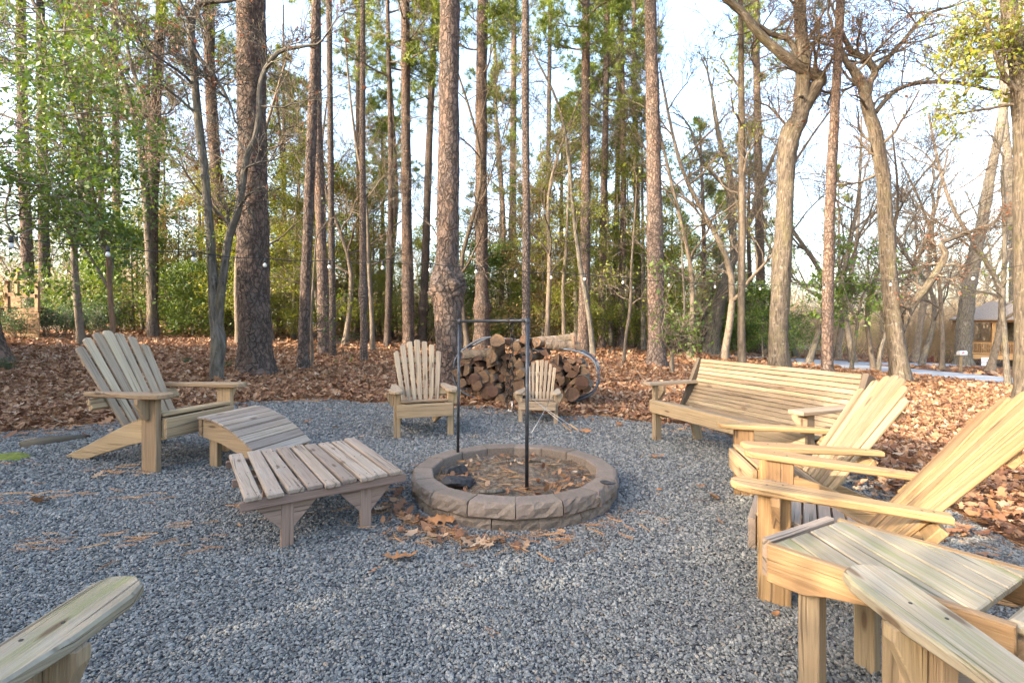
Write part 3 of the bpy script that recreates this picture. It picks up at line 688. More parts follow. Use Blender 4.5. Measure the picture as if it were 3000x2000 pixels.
def table():
    FL = Vector((-1.44, 2.675, 0)); FR = Vector((-.66, 3.068, 0)); BL = Vector((-1.98, 3.50, 0))
    u = Vector((math.cos(R(34)), math.sin(R(34)), 0)); v = Vector((-u.y, u.x, 0)); W = .90; D = 1.07
    o = empty('slatted_low_table', onground(FL.x, FL.y, 0), math.atan2(u.y, u.x), 'weathered low table of nine slats in front of the fire pit', 'table')
    H = .335; sp = W / 9; pts = []
    for i in range(9):
        xm = sp * (i + .5) + random.uniform(-.004, .004); w = sp * random.uniform(.80, .86); rot = random.uniform(-.008, .008)
        y0 = random.uniform(-.02, .012); y1 = D + random.uniform(-.03, .02)
        if i == 0: xm -= .018
        p0 = Vector((xm + rot, y0, H)); p1 = Vector((xm - rot, y1, H + random.uniform(-.004, .004)))
        m = MB(); m.board(p0, p1, w, .03, (random.uniform(-.03, .03), 0, 1), .006); m.build('slat', W_TABLE, o)
        for yy in (.06, .50, .99):
            for xx in (-.022, .022): pts.append((xm + xx, yy, H + .0152))
    screws(o, pts)
    for yy in (.03, .50, .99): MB().board((-.03, yy, H - .041), (W + .02, yy, H - .041), .032, .05, (0, 0, 1)).build('cross_rail', W_TABLEG, o)
    for sx in (.215, .67):
        for yy, f in ((.052, -1), (.86, 1)):
            yl = yy + (.022 if f < 0 else -.012) ; yb = yy + (.0 if f < 0 else .012)
            hh = H - .066
            MB().board((sx, yl, 0), (sx, yl, hh - .0), .068, .036, (0, 1, 0)).build('leg', W_TABLEG, o)
            MB().prism([(-.175, 0), (.175, 0), (.034, -.155), (-.034, -.155)], .029, axes((sx, yl, hh), (1, 0, 0), (0, 0, 1), (0, -1, 0)), .002).build('gusset', W_TABLEG, o)
        MB().board((sx, .09, H - .09), (sx, .83, H - .09), .06, .034, (1, 0, 0)).build('side_rail', W_TABLEG, o)
table()

# ------------------------------------------------------------------ corner table with diagonal slats
def clip(poly, n, d):
    out = []
    for i in range(len(poly)):
        a, b = poly[i - 1], poly[i]; da = a[0] * n[0] + a[1] * n[1] - d; db = b[0] * n[0] + b[1] * n[1] - d
        if (da <= 0) != (db <= 0): t = da / (da - db); out.append((a[0] + (b[0] - a[0]) * t, a[1] + (b[1] - a[1]) * t))
        if db <= 0: out.append(b)
    return out
def corner_table():
    zt = .5; P1 = Vector((.93, 1.79, 0)); P2 = Vector((1.33, 2.01, 0)); P3 = Vector((1.68, 1.58, 0)); P4 = Vector((1.29, 1.355, 0))
    base = onground(1.3, 1.68); o = empty('corner_table', base, 0, 'square side table with green stained diagonal slats at the lower right', 'table')
    zt -= base.z
    L = lambda p, z=0: Vector((p.x - base.x, p.y - base.y, z))
    poly = [(L(p).x, L(p).y) for p in (P1, P4, P3, P2)]
    cen = Vector((sum(p[0] for p in poly) / 4, sum(p[1] for p in poly) / 4)); ins = [tuple((Vector(p) - cen) * .955 + cen) for p in poly]
    ang = R(87); d = Vector((math.cos(ang), -math.sin(ang))); n = Vector((d.y, -d.x)) * -1
    for i in range(-5, 6):
        c = i * .112 + .02
        q = clip(clip(ins, n, c + .0525), -n, -(c - .0525))
        if len(q) >= 3:
            area = abs(sum(q[k - 1][0] * q[k][1] - q[k][0] * q[k - 1][1] for k in range(len(q)))) / 2
            if area < .0015: continue
            # grain runs along the slat
            M = axes((0, 0, zt - .012 + random.uniform(-.002, .002)), (d.x, d.y, 0), (-d.y, d.x, 0), (0, 0, 1))
            loc = [(p[0] * d.x + p[1] * d.y, -p[0] * d.y + p[1] * d.x) for p in q]
            MB().prism(loc, .024, M, .004).build('slat', W_TOP, o)
    # near side board with arched underside
    def side(a, b, name, arch=True, mat=W_PALE, rise=.0):
        a3, b3 = L(a), L(b); u = (b3 - a3); ln = u.length; u.normalize(); w = Vector((0, 0, 1)).cross(u) * -1
        z1 = zt + .001 + rise; h = .135
        if arch: out = [(0, 0), (ln, 0), (ln, -h), (ln - .05, -h * 1.02), (ln - .12, -h * .86), (ln / 2, -h * .66), (.19, -h * .84), (.125, -h * 1.0), (.0, -h)]
        else: out = [(0, 0), (ln, 0), (ln, -h), (0, -h)]
        MB().prism(out, .034, axes((a3.x, a3.y, z1), u, (0, 0, 1), u.cross(Vector((0, 0, 1)))), .004).build(name, mat, o)
    nv = Vector((-(P4 - P1).y, (P4 - P1).x, 0)).normalized()
    side(P1, P4 + (P4 - P1) * .12, 'side_board', True, W_HONEY); side(P2, P3 + (P3 - P2) * .12, 'side_board', True, W_HONEY)
    side(P1 + (P2 - P1).normalized() * .018 + (P1 - P4).normalized() * .019, P2 + (P1 - P4).normalized() * .019 + (P1 - P2).normalized() * .018, 'end_board', False, W_TABLE, .004)
    e = (P4 - P1).normalized()
    a, b = P4 + e * .075 + (P3 - P4).normalized() * .02, P3 + e * .075 - (P3 - P4).normalized() * .02
    MB().board(L(a, zt - .02), L(b, zt - .02), .075, .04, (0, 0, 1), .014).build('back_board', W_TOP, o)
    MB().board(L(a, zt - .10), L(b, zt - .10), .11, .032, (e.x, e.y, 0), .004).build('back_apron', W_PALE, o)
    f = (P2 - P1).normalized()
    for p in (P1 + e * .12 + f * .045, P1 + e * .36 + f * .05, P2 + e * .12 - f * .05, P2 + e * .38 - f * .05):
        gz = float(g(p.x, p.y)) - base.z
        MB().board(L(p, gz), L(p, zt - .026), .072, .05, (f.x, f.y, 0)).build('leg', W_BENCH, o)
    pts = [(L(P1).x + e.x * .07 - .0, L(P1).y + e.y * .07, 0)]
corner_table()

# ------------------------------------------------------------------ fire pit
def fire_pit():
    C = Vector((.02, 3.83, float(g(.02, 3.83)))); o = empty('fire_pit', C, 0, 'round fire pit of tumbled retaining wall blocks filled with ash', 'fire pit')
    N = 16
    def block_mesh(seed, ro, ri, h):
        r = random.Random(seed); m = MB(); da = math.pi / N * .972
        # angular steps x radial profile; rough outer face
        na = 9; prof = [(ri, 0), (ro - .012, 0), (ro, .012), (ro, h * .35), (ro, h * .7), (ro - .016, h - .006), (ro - .03, h), (ri + .008, h), (ri, h - .008)]
        rings = []
        for i in range(na):
            a = -da + 2 * da * i / (na - 1); ring = []
            for j, (rad, z) in enumerate(prof):
                e = 0
                if j in (2, 3, 4, 5): e = r.uniform(-.011, .008)
                ch = math.cos(da) / math.cos(a) if 1 else 1          # flat faces
                ring.append(Vector((rad * ch * math.cos(a) + e, rad * ch * math.sin(a), z + (r.uniform(-.002, .002) if z > h * .5 else 0))))
            rings.append(ring)
        m.loops(rings, True, lambda k, i: (k * .03, i * .03), smooth=False)
        return m
    top = [block_mesh(i, .795, .635, .10) for i in range(5)]; low = [block_mesh(50 + i, .775, .63, .095) for i in range(5)]
    tm = [m.build('block', M_BLOCK, o) for m in top]; lm = [m.build('block', M_BLOCK, o) for m in low]
    for cs, z, ph in ((tm, .074, .5), (lm, -.024, 0)):
        for i in range(N):
            if i < 5: b = cs[i]
            else: b = cs[i % 5].copy(); COL.objects.link(b); b.parent = o
            b.rotation_euler = (0, 0, 2 * math.pi * (i + ph) / N - math.pi / 2 + random.uniform(-.004, .004)); b.location = (0, 0, z + random.uniform(-.003, .003))
    n = 70; V = []; Fc = []
    for i in range(n):
        rr = .645 * math.sqrt(i / (n - 1)) if 0 else .645 * i / (n - 1)
        for k in range(64):
            a = 2 * math.pi * k / 64; x, y = rr * math.cos(a), rr * math.sin(a)
            z = .098 + .014 * lump(x * 1, y * 1, 4) + .010 * lump(x, y, 13) + .006 * lump(x, y, 31) + random.uniform(-.004, .004) + .02 * math.exp(-((x - .1) ** 2 + (y + .05) ** 2) / .12)
            V.append((x, y, z))
    for i in range(n - 1):
        for k in range(64): Fc.append((i * 64 + k, (i + 1) * 64 + k, (i + 1) * 64 + (k + 1) % 64, i * 64 + (k + 1) % 64))
    link('ash_bed', np_mesh('ash_bed', V, Fc, M_ASH, smooth=True), o)
    return C
PIT = fire_pit()
# litter in the pit
P = []; 
for _ in range(120):
    a = random.choice([random.gauss(R(-15), .35), random.gauss(R(190), .35), random.gauss(R(95), .6), random.uniform(0, 6.28), random.gauss(R(-60), .5)]); d = random.uniform(.25, .61) ** .8 * .82
    P.append((PIT.x + math.cos(a) * min(d, .6), PIT.y + math.sin(a) * min(d, .6), PIT.z + .115 + random.uniform(0, .03)))
P = np.array(P); n = len(P); s = RNG.uniform(.025, .075, n)
scatter('pit_litter', P, np.stack([RNG.normal(0, .6, n), RNG.normal(0, .6, n), RNG.uniform(0, 6.28, n)], -1), np.stack([s, s, s], -1), leaves, 6, 'dry leaf scraps and chips lying in the ash')
n = 260; a = RNG.uniform(0, 6.28, n); d = np.sqrt(RNG.uniform(0, .37, n)); s = RNG.uniform(.06, .16, n)
scatter('pit_straw', np.stack([PIT.x + np.cos(a) * d, PIT.y + np.sin(a) * d, np.full(n, PIT.z + .122)], -1), np.stack([np.zeros(n), RNG.normal(0, .15, n), RNG.uniform(0, 6.28, n)], -1), np.stack([s, s, s], -1), needles, 4, 'pine needles mixed into the ash of the fire pit')

def lumpy(name, loc, size, mat, label, cat, seed, rz=0, sub=3, group=None):
    import bmesh
    r = random.Random(seed); bm = bmesh.new(); bmesh.ops.create_icosphere(bm, subdivisions=sub, radius=.5)
    planes = [(Vector((r.gauss(0, 1), r.gauss(0, 1), r.gauss(0, 1))).normalized(), r.uniform(.24, .38)) for _ in range(9)]
    for v in bm.verts:
        for nr, d in planes:
            e = v.co.dot(nr) - d
            if e > 0: v.co -= nr * e
        v.co = Vector((v.co.x * size[0], v.co.y * size[1], v.co.z * size[2])) * (1 + r.uniform(-.04, .04)) * 1.35
    me = bpy.data.meshes.new(name); bm.to_mesh(me); bm.free(); me.materials.append(mat)
    return tag(link(name, me, None, loc, (0, 0, rz)), label, cat, group)
lumpy('charred_chunk', at(1336, 1388, 3.90), (.17, .13, .13), M_CHAR, 'larger rounded charred wood chunk against the left of the ash', 'charcoal', 3, .4)
lumpy('charred_chunk', at(1347, 1414, 3.62), (.21, .12, .12), M_CHAR, 'blocky charred log end in front of the other charred chunk', 'charcoal', 8, .35)
lumpy('charred_chunk', at(1777, 1413, 3.40), (.11, .03, .025), M_CHAR, 'thin black charred stick lying on the ring of blocks', 'charcoal', 12, -.1, 2)
def stick(pts, r, mat, name, label, cat='stick', n=7, group=None):
    P = [Vector(p) for p in pts]; base = P[0].copy()
    m = MB(); m.tube([p - base for p in P], r, n); return tag(m.build(name, mat, None, base), label, cat, group)
zz = PIT.z + .10
stick([at(1340, 1372, 4.2), at(1375, 1362, 4.24), at(1412, 1350, 4.28)], [.016, .018, .014], B_GREY, 'stick', 'pale branch lying at the left rear of the ash')
stick([at(1396, 1330, 4.3), at(1406, 1345, 4.26), at(1417, 1358, 4.22)], [.008, .008, .007], B_PALE, 'stick', 'short bare stick poking up at the rear of the ash')
stick([at(1466, 1353, 4.25), at(1500, 1349, 4.25), at(1540, 1347, 4.26), at(1572, 1346, 4.25), at(1605, 1356, 4.2), at(1636, 1357, 4.19), at(1645, 1343, 4.2)], [.009, .013, .016, .018, .014, .011, .007], B_GREY, 'stick', 'long crooked pale branch along the rear of the ash')
stick([at(1404, 1441, 3.36), at(1440, 1440, 3.36), at(1480, 1437, 3.38)], [.014, .017, .012], B_GREY, 'stick', 'grey half burnt stick at the front of the ash')

# pipe frame with chain
def pipe_frame():
    a = at(1341, 1357, 4.27); b = at(1543, 1451, 3.48); za = PIT.z + .03
    o = empty('pipe_frame', Vector((a.x, a.y, za)), 0, 'dark steel pipe frame standing over the fire pit', 'pipe frame')
    A = Vector((0, 0, 0)); B = Vector((b.x - a.x, b.y - a.y, 0)); zt = CAMH - za + .008
    T1, T2 = A + Vector((.012, 0, zt)), B + Vector((.005, 0, zt + .004))
    MB().tube([A, T1], .0125, 12).build('upright', M_PIPE, o); MB().tube([B, T2], .0135, 12).build('upright', M_PIPE, o)
    MB().tube([T1, T2], .0125, 12).build('crossbar', M_PIPE, o)
    for T in (T1, T2):
        d = (T2 - T1).normalized() * (1 if T is T1 else -1)
        m = MB(); m.tube([T - Vector((0, 0, .045)), T - Vector((0, 0, .012)), T + Vector((0, 0, .006)) + d * .004, T + d * .02, T + d * .04], [.0175, .0185, .0205, .0185, .0175], 12)
        m.build('elbow', M_PIPE, o)
    return T1 + (T2 - T1) * .80 + o.location
hang = pipe_frame()
def chain():
    o = empty('hanging_chain', hang, 0, 'rusty chain with a hook hanging from the pipe frame', 'chain')
    def lk(c, ang, name='link', L=.062, r=.0058, w=.0165, tilt=0):
        pts = []
        for k in range(13):
            t = 2 * math.pi * k / 12; x = math.cos(t) * w; z = math.sin(t) * (L / 2 - w * .2) ; pts.append(Vector((x * math.cos(ang), x * math.sin(ang), z)) + c)
        m = MB(); m.tube(pts, r, 6, False); m.build(name, M_CHAIN, o)
    z = -.005
    m = MB(); m.tube([Vector((.02 * math.cos(t), .004, .02 * math.sin(t) + .0)) for t in np.linspace(0, 6.28, 13)], .006, 6, False); m.build('ring', M_CHAIN, o)
    i = 0
    while z > -.56:
        lk(Vector((.004 * math.sin(i), 0, z - .035)), i % 2 * 1.57 + .5, 'link'); z -= .047; i += 1
    zz = -.36; i = 0
    while zz > -.60:
        lk(Vector((-.028, .01, zz - .03)), i % 2 * 1.57 + .2, 'link'); zz -= .047; i += 1
    MB().tube([Vector((.004, 0, z - .02)), Vector((.006, 0, z - .07)), Vector((.0, 0, z - .095)), Vector((-.016, 0, z - .10)), Vector((-.022, 0, z - .08))], .005, 7).build('hook', M_STEEL, o)
chain()
# fire poker on the gravel by the table
stick([ground(1008, 1600), ground(1048, 1575), ground(1110, 1535), ground(1185, 1488)], .007, M_RUST, 'fire_poker', 'dark iron rod lying on the gravel by the low table', 'rod')

# ------------------------------------------------------------------ hoop rack and firewood
PILE_A = onground(-.93, 8.35); PILE_B = onground(1.36, 7.75)
def rack():
    d = (PILE_B - PILE_A); L = math.hypot(d.x, d.y); mid = (PILE_A + PILE_B) / 2
    o = empty('firewood_rack', onground(mid.x, mid.y), math.atan2(d.y, d.x), 'bent blue grey steel hoop rack holding the firewood', 'rack')
    h = L / 2
    def oval(y0):
        pts = []
        for k in range(49):
            t = 2 * math.pi * k / 48 - math.pi / 2; c, s = math.cos(t), math.sin(t)
            x = h * math.copysign(abs(c) ** .62, c); z = .47 + .45 * math.copysign(abs(s) ** .7, s)
            if z > .47: z += .16 * math.exp(-((x + .55) / .45) ** 2) - .09 * math.exp(-((x - .1) / .4) ** 2)
            pts.append((x, y0, z))
        return pts
    for y0 in (-.16, .16): 
        m = MB(); m.tube(oval(y0), .018, 6, False); m.build('hoop', M_RACK, o)
    for k in (3, 9, 12, 18, 30, 36, 45):
        p = oval(0)[k]; MB().board((p[0], -.16, p[2]), (p[0], .16, p[2]), .045, .012, (p[0], 0, p[2] - .47)).build('cross_bar', M_RACK, o)
    for s in (-.55, .55):
        MB().board((s, -.22, .012), (s, .22, .012), .05, .02, (0, 0, 1)).build('foot', M_RACK, o)
    return o, h
rack_o, RH = rack()
RM = Matrix.Translation(rack_o.location) @ Matrix.Rotation(rack_o.rotation_euler.z, 4, 'Z')
def log_mesh(kind, r, L, seed):
    q = random.Random(seed); m = MB()
    if kind == 0:                        # round
        n = 12; jit = [r * q.uniform(.9, 1.1) for _ in range(n)]; prof = [(jit[k] * math.cos(2 * math.pi * k / n), jit[k] * math.sin(2 * math.pi * k / n)) for k in range(n)]; split = []
    elif kind == 1:                      # half
        n = 8; prof = [(r * 1.15 * math.cos(math.pi * k / n) * q.uniform(.94, 1.04), r * 1.15 * math.sin(math.pi * k / n) - r * .45) for k in range(n + 1)]; split = [len(prof) - 1]
    else:                                # quarter wedge
        a0 = q.uniform(1.2, 1.8); n = 5; prof = [(-r * .5, -r * .5)] + [(r * 1.7 * math.cos(a0 * k / n) - r * .5, r * 1.7 * math.sin(a0 * k / n) - r * .5) for k in range(n + 1)]; split = [0, len(prof) - 1]
    rings = []
    for k in range(6):
        y = -L / 2 + L * k / 5; sx, sz = q.uniform(-.006, .006), q.uniform(-.006, .006)
        rings.append([Vector((p[0] * q.uniform(.97, 1.03) + sx, y + (q.uniform(-.012, .012) if k in (0, 5) else 0), p[1] * q.uniform(.97, 1.03) + sz)) for p in prof])
    nn = len(prof); off = (q.uniform(0, 30), q.uniform(0, 30))
    def uvf(k, i):
        i2 = i % nn
        if k < 0: return (prof[i2][0] + off[0], prof[i2][1] + off[1])
        return (L * k / 5 + off[0], i * .05 + off[1])
    m.loops(rings, True, uvf)
    me = bpy.data.meshes.new('log'); me.from_pydata(m.v, [], m.f)
    l = me.uv_layers.new(name='UVMap'); l.data.foreach_set('uv', np.array(m.uv, np.float32).ravel()); me.update()
    me.materials.append(B_LOG); me.materials.append(M_LOGEND)
    mi = []
    for fi in range(len(m.f)):
        if fi >= len(m.f) - 2: mi.append(1)
        else: mi.append(1 if (fi % nn) in split else 0)
    me.polygons.foreach_set('material_index', np.array(mi, np.int32)); return me
LOGM = {k: [log_mesh(k, .062 * random.uniform(.8, 1.2), random.uniform(.38, .46), 31 * k + i) for i in range(5)] for k in (0, 1, 2)}
def put_log(x, y, z, kind, roll=0, yaw=0, pitch=0, s=1.0, label='split firewood log stacked in the steel hoop rack', group='firewood stacked in the rack'):
    o = link('firewood_log', random.choice(LOGM[kind]), None)
    o.matrix_world = RM @ Matrix.Translation((x, y, z)) @ Matrix.Rotation(yaw, 4, 'Z') @ Matrix.Rotation(pitch, 4, 'X') @ Matrix.Rotation(roll, 4, 'Y') @ Matrix.Scale(s, 4)
    return tag(o, label, 'firewood', group)
ORD = '. first second third fourth fifth sixth seventh eighth ninth tenth eleventh twelfth thirteenth fourteenth fifteenth sixteenth seventeenth eighteenth nineteenth twentieth twenty-first twenty-second twenty-third twenty-fourth twenty-fifth twenty-sixth twenty-seventh twenty-eighth twenty-ninth thirtieth'.split()
ORD += ['%s-%s' % (a, b) for a in ('thirty', 'forty', 'fifty', 'sixty') for b in ORD[1:10]]
rows = [(.095, .72), (.20, .92), (.305, 1.03), (.41, 1.08), (.515, 1.07), (.615, 1.0), (.70, .92)]
for ri, (z, hw) in enumerate(rows):
    x = -hw + random.uniform(0, .05); nlog = 0
    while x < hw:
        if z > .6 and -.05 < x < .5: x += .12; continue
        left = x < .0
        kind = 0 if (left and z < .45 and random.random() < .75) else random.choice([1, 2, 2, 1, 0])
        s = random.choice([.75, .9, 1.0, 1.1, 1.25, 1.5]) * random.uniform(.92, 1.08)
        nlog += 1
        put_log(x, random.uniform(-.14, .03), z + random.uniform(-.022, .022), kind, random.uniform(0, 6.28), random.gauss(0, .13), random.gauss(0, .07), s, 'firewood log %s from the left in the %s row of the rack' % (ORD[nlog], ('bottom', 'second', 'third', 'fourth', 'fifth', 'sixth', 'top')[ri]))
        x += .062 * 2 * s * random.uniform(.80, .95)
put_log(-.42, -.16, .86, 0, .3, .25, -.55, 1.55, 'pale barked round log standing tilted on top of the pile', None)
put_log(-.72, -.10, .80, 1, .2, -1.1, .1, 1.5, 'long split log lying across the left top of the pile', None)
for x, z, s, k in ((-.10, .93, 1.2, 0), (.08, .86, 1.3, 1), (.22, .98, 1.25, 0), (.06, 1.0, 1.15, 0), (-.22, .98, .95, 0), (.36, .84, 1.1, 2), (.02, .74, 1.2, 2), (.2, .74, 1.2, 1)):
    put_log(x, random.uniform(-.12, 0), z, k, random.uniform(0, 6), random.gauss(0, .1), random.gauss(0, .06), s, 'round log heaped on the top centre of the pile', 'logs heaped on the pile')
put_log(.48, -.05, 1.00, 0, 1, -1.0, .06, 1.6, 'lichen covered round log lying along the right top of the pile', None)
put_log(.62, -.12, .93, 0, 2, -1.15, -.1, 1.45, 'second lichen covered log just below the topmost right one', None)
put_log(.80, .0, .99, 0, 1, .4, 1.2, .7, 'small stub of log upright at the right top of the pile', None)
p = ground(1690, 1190)
stick([p, at(1687, 1120, p.y), at(1684, 1050, p.y), at(1682, 985, p.y)], [.017, .016, .014, .013], M_RUST, 'stake', 'thin rusty stake standing before the right end of the firewood', 'stake')
# roasting forks
def fork(a, b, label, handle=True):
    a = Vector(a); b = Vector(b); o = empty('roasting_fork', a, 0, label, 'roasting fork'); d = b - a
    MB().tube([Vector((0, 0, 0)), d * .5 + Vector((0, 0, -.006)), d], .0035, 6).build('rod', M_STEEL, o)
    if handle: MB().tube([d * .80, d * .82, d * .97, d], [.006, .010, .011, .008], 8).build('handle', W_DECK, o)
fork(at(1548, 1156, 6.30), ground(1675, 1268) + Vector((0, 0, .02)), 'roasting fork leaning on the child chair, left of the parallel pair')
fork(at(1550, 1162, 6.29), ground(1697, 1267) + Vector((0, 0, .02)), 'roasting fork leaning on the child chair, right of the parallel pair')
fork(at(1617, 1162, 6.25), ground(1556, 1272) + Vector((0, 0, .01)), 'bare roasting fork crossing the other two by the child chair', False)

# single leaves one can point to
def one_leaf(px, py, size, rz, mesh, label, tilt=(0, 0), dz=.035):
    p = ground(px, py); mesh = mesh.copy(); mesh.materials.clear(); mesh.materials.append(M_TANLEAF)
    o = link('fallen_leaf', mesh, None, p + Vector((0, 0, dz)), (tilt[0], tilt[1], rz), size); return tag(o, label, 'leaf')
LM = list(leaves.objects)
M_TANLEAF = leafmat('orange_tan_leaf', [(.34, .15, .06), (.38, .18, .075), (.30, .13, .055)], .6, .15, .3)
one_leaf(1172, 1648, .19, .2, LM[0].data, 'large brown oak leaf alone on the gravel in front of the low table')
one_leaf(1288, 1540, .20, .1, LM[1].data, 'big lobed tan leaf at the front left foot of the fire pit', (.35, 0), .05)
one_leaf(1378, 1528, .20, 1.2, LM[4].data, 'curled brown leaf standing against the front of the fire pit', (.9, .2), .07)
one_leaf(1922, 1345, .16, .1, LM[0].data, 'lone tan leaf on the gravel between fire pit and bench', (.1, 0), .03)
one_leaf(2271, 1813, .062, .6, LM[2].data, 'small bright orange leaf by the corner table leg', (.2, .1), .025)
one_leaf(1931, 1440, .06, .3, LM[3].data, 'tiny dark leaf on the gravel right of the fire pit', (.1, 0), .025)
one_leaf(1715, 1268, .15, .1, LM[5].data, 'tan leaf lying at the ends of the roasting forks', (.15, 0), .03)
# mossy stepping stone and log edging at the left of the gravel
lumpy('mossy_stone', ground(35, 1341), (.42, .2, .07), M_MOSS, 'moss covered flat stone at the left edge of the gravel', 'stone', 5, .1)
p0, p1 = ground(60, 1312), ground(262, 1283)
stick([p0 + Vector((0, 0, .0)), p0 * .6 + p1 * .4 + Vector((0, 0, .02)), p1 + Vector((0, 0, .0))], [.06, .065, .04], W_DARK, 'edging_log', 'weathered log end lying along the gravel edge behind the left chair', 'log', 9)

# ------------------------------------------------------------------ tree machinery
class NB:
    """collects tubes, then builds them in batches"""
    def __init__(s): s.V = []; s.T = {}
    def tube(s, P, r, sides, cap=False):
        s.V.append(1); s.T.setdefault((len(P), sides), []).append((P, r))
    def mesh(s, name, mat):
        VV, FF, UU, base = [], [], [], 0
        for (n, sides), L in s.T.items():
            P = np.array([l[0] for l in L], float); r = np.array([l[1] for l in L], float); m = len(L)
            T = np.gradient(P, axis=1); T /= np.linalg.norm(T, axis=2, keepdims=True) + 1e-9
            steep = np.abs(T.mean(1))[:, 2] >= .8
            ref = np.where(steep[:, None], np.array([[0, 1., 0]]), np.array([[0, 0, 1.]]))[:, None]
            u = np.cross(T, np.broadcast_to(ref, T.shape)); u /= np.linalg.norm(u, axis=2, keepdims=True) + 1e-9; w = np.cross(T, u)
            a = np.arange(sides) * 2 * np.pi / sides
            V = P[:, :, None] + (u[:, :, None] * np.cos(a)[None, None, :, None] + w[:, :, None] * np.sin(a)[None, None, :, None]) * r[:, :, None, None]
            k = np.arange(m * n * sides).reshape(m, n, sides) + base; k2 = np.roll(k, -1, 2)
            FF.append(np.stack([k[:, :-1], k2[:, :-1], k2[:, 1:], k[:, 1:]], -1).reshape(-1, 4)); VV.append(V.reshape(-1, 3)); base += m * n * sides
            acc = np.concatenate([np.zeros((m, 1)), np.cumsum(np.linalg.norm(np.diff(P, axis=1), axis=2), axis=1)], 1) + RNG.uniform(0, 40, (m, 1))
            uu = np.arange(sides + 1)[None] / sides * (2 * np.pi * r.mean(1))[:, None] + RNG.uniform(0, 40, (m, 1))
            U = np.stack([np.broadcast_to(uu[:, None], (m, n, sides + 1)), np.broadcast_to(acc[:, :, None], (m, n, sides + 1))], -1)
            UU.append(np.stack([U[:, :-1, :-1], U[:, :-1, 1:], U[:, 1:, 1:], U[:, 1:, :-1]], 3).reshape(-1, 2))
        return np_mesh(name, np.concatenate(VV), np.concatenate(FF), mat, np.concatenate(UU), True)
def catmull(P, n):
    P = np.asarray(P, float); t = np.linspace(0, len(P) - 1, n); i = np.minimum(t.astype(int), len(P) - 2); f = (t - i)[:, None]
    p0, p1, p2, p3 = P[np.maximum(i - 1, 0)], P[i], P[i + 1], P[np.minimum(i + 2, len(P) - 1)]
    return .5 * (2 * p1 + (p2 - p0) * f + (2 * p0 - 5 * p1 + 4 * p2 - p3) * f ** 2 + (3 * p1 - p0 - 3 * p2 + p3) * f ** 3)
def trunk(P, r, mat, sides=16, step=.3, flare=.45, rough=.05, seed=0, name='trunk', burl=None, fh=.35, rings=None):
    """P local points from the base up, horizontal-ish rings, root flare and lobes; seam turned away from the camera"""
    q = np.random.default_rng(seed); A = np.c_[np.asarray(P, float), np.asarray(r, float)]
    L = np.linalg.norm(np.diff(A[:, :3], axis=0), axis=1).sum(); n = rings or max(8, int(L / step))
    A = catmull(A, n); Pp, rr = A[:, :3], np.maximum(A[:, 3], .004)
    T = np.gradient(Pp, axis=0); T /= np.linalg.norm(T, axis=1)[:, None]
    m = np.abs(T.mean(0)); ref = np.array([1., 0, 0]) if m[2] > .6 else np.array([0, 0, 1.])
    w = np.cross(T, ref); w /= np.linalg.norm(w, axis=1)[:, None]; u = np.cross(w, T)      # u ~ +x, w ~ +y
    a = np.pi / 2 + np.arange(sides) * 2 * np.pi / sides
    h = Pp[:, 2] - Pp[0, 2]
    lob = 1 + .28 * np.cos(a[None] * 5 + q.uniform(0, 6)) * np.exp(-h / fh)[:, None]
    fl = 1 + flare * np.exp(-h / fh)[:, None] * lob
    hh = h[:, None]; ph = q.uniform(0, 6, 6)
    nz = 1 + rough * (np.sin(a[None] * 2 + hh * 1.3 + ph[0]) + .7 * np.sin(a[None] * 3 - hh * 2.9 + ph[1]) + .6 * np.sin(a[None] * 5 + hh * 6 + ph[2])) + rough * .6 * q.normal(0, 1, (n, sides))
    if burl:
        z0, amp = burl
        nz = nz + np.exp(-((hh - z0) / .28) ** 2) * (amp * (.5 + .9 * np.abs(np.sin(a[None] * 2.5 + hh * 5))) + .10 * q.normal(0, 1, (n, sides)))
    rad = rr[:, None] * fl * nz
    V = Pp[:, None] + (u[:, None] * np.cos(a)[None, :, None] + w[:, None] * np.sin(a)[None, :, None]) * rad[..., None]
    k = np.arange(n * sides).reshape(n, sides); k2 = np.roll(k, -1, 1); Fq = np.stack([k[:-1], k2[:-1], k2[1:], k[1:]], -1).reshape(-1, 4)
    acc = np.concatenate([[0], np.cumsum(np.linalg.norm(np.diff(Pp, axis=0), axis=1))]); c = 2 * np.pi * rr.mean(); uu = np.arange(sides + 1) / sides * c
    U = np.stack([np.broadcast_to(uu[None], (n, sides + 1)), np.broadcast_to(acc[:, None], (n, sides + 1))], -1) + q.uniform(0, 40)
    ul = np.stack([U[:-1, :-1], U[:-1, 1:], U[1:, 1:], U[1:, :-1]], 2).reshape(-1, 2)
    return np_mesh(name, V.reshape(-1, 3), Fq, mat, ul, True), Pp, rr
GR = random.Random(5)
def unit3(x, y, z):
    l = math.sqrt(x * x + y * y + z * z) + 1e-9; return x / l, y / l, z / l
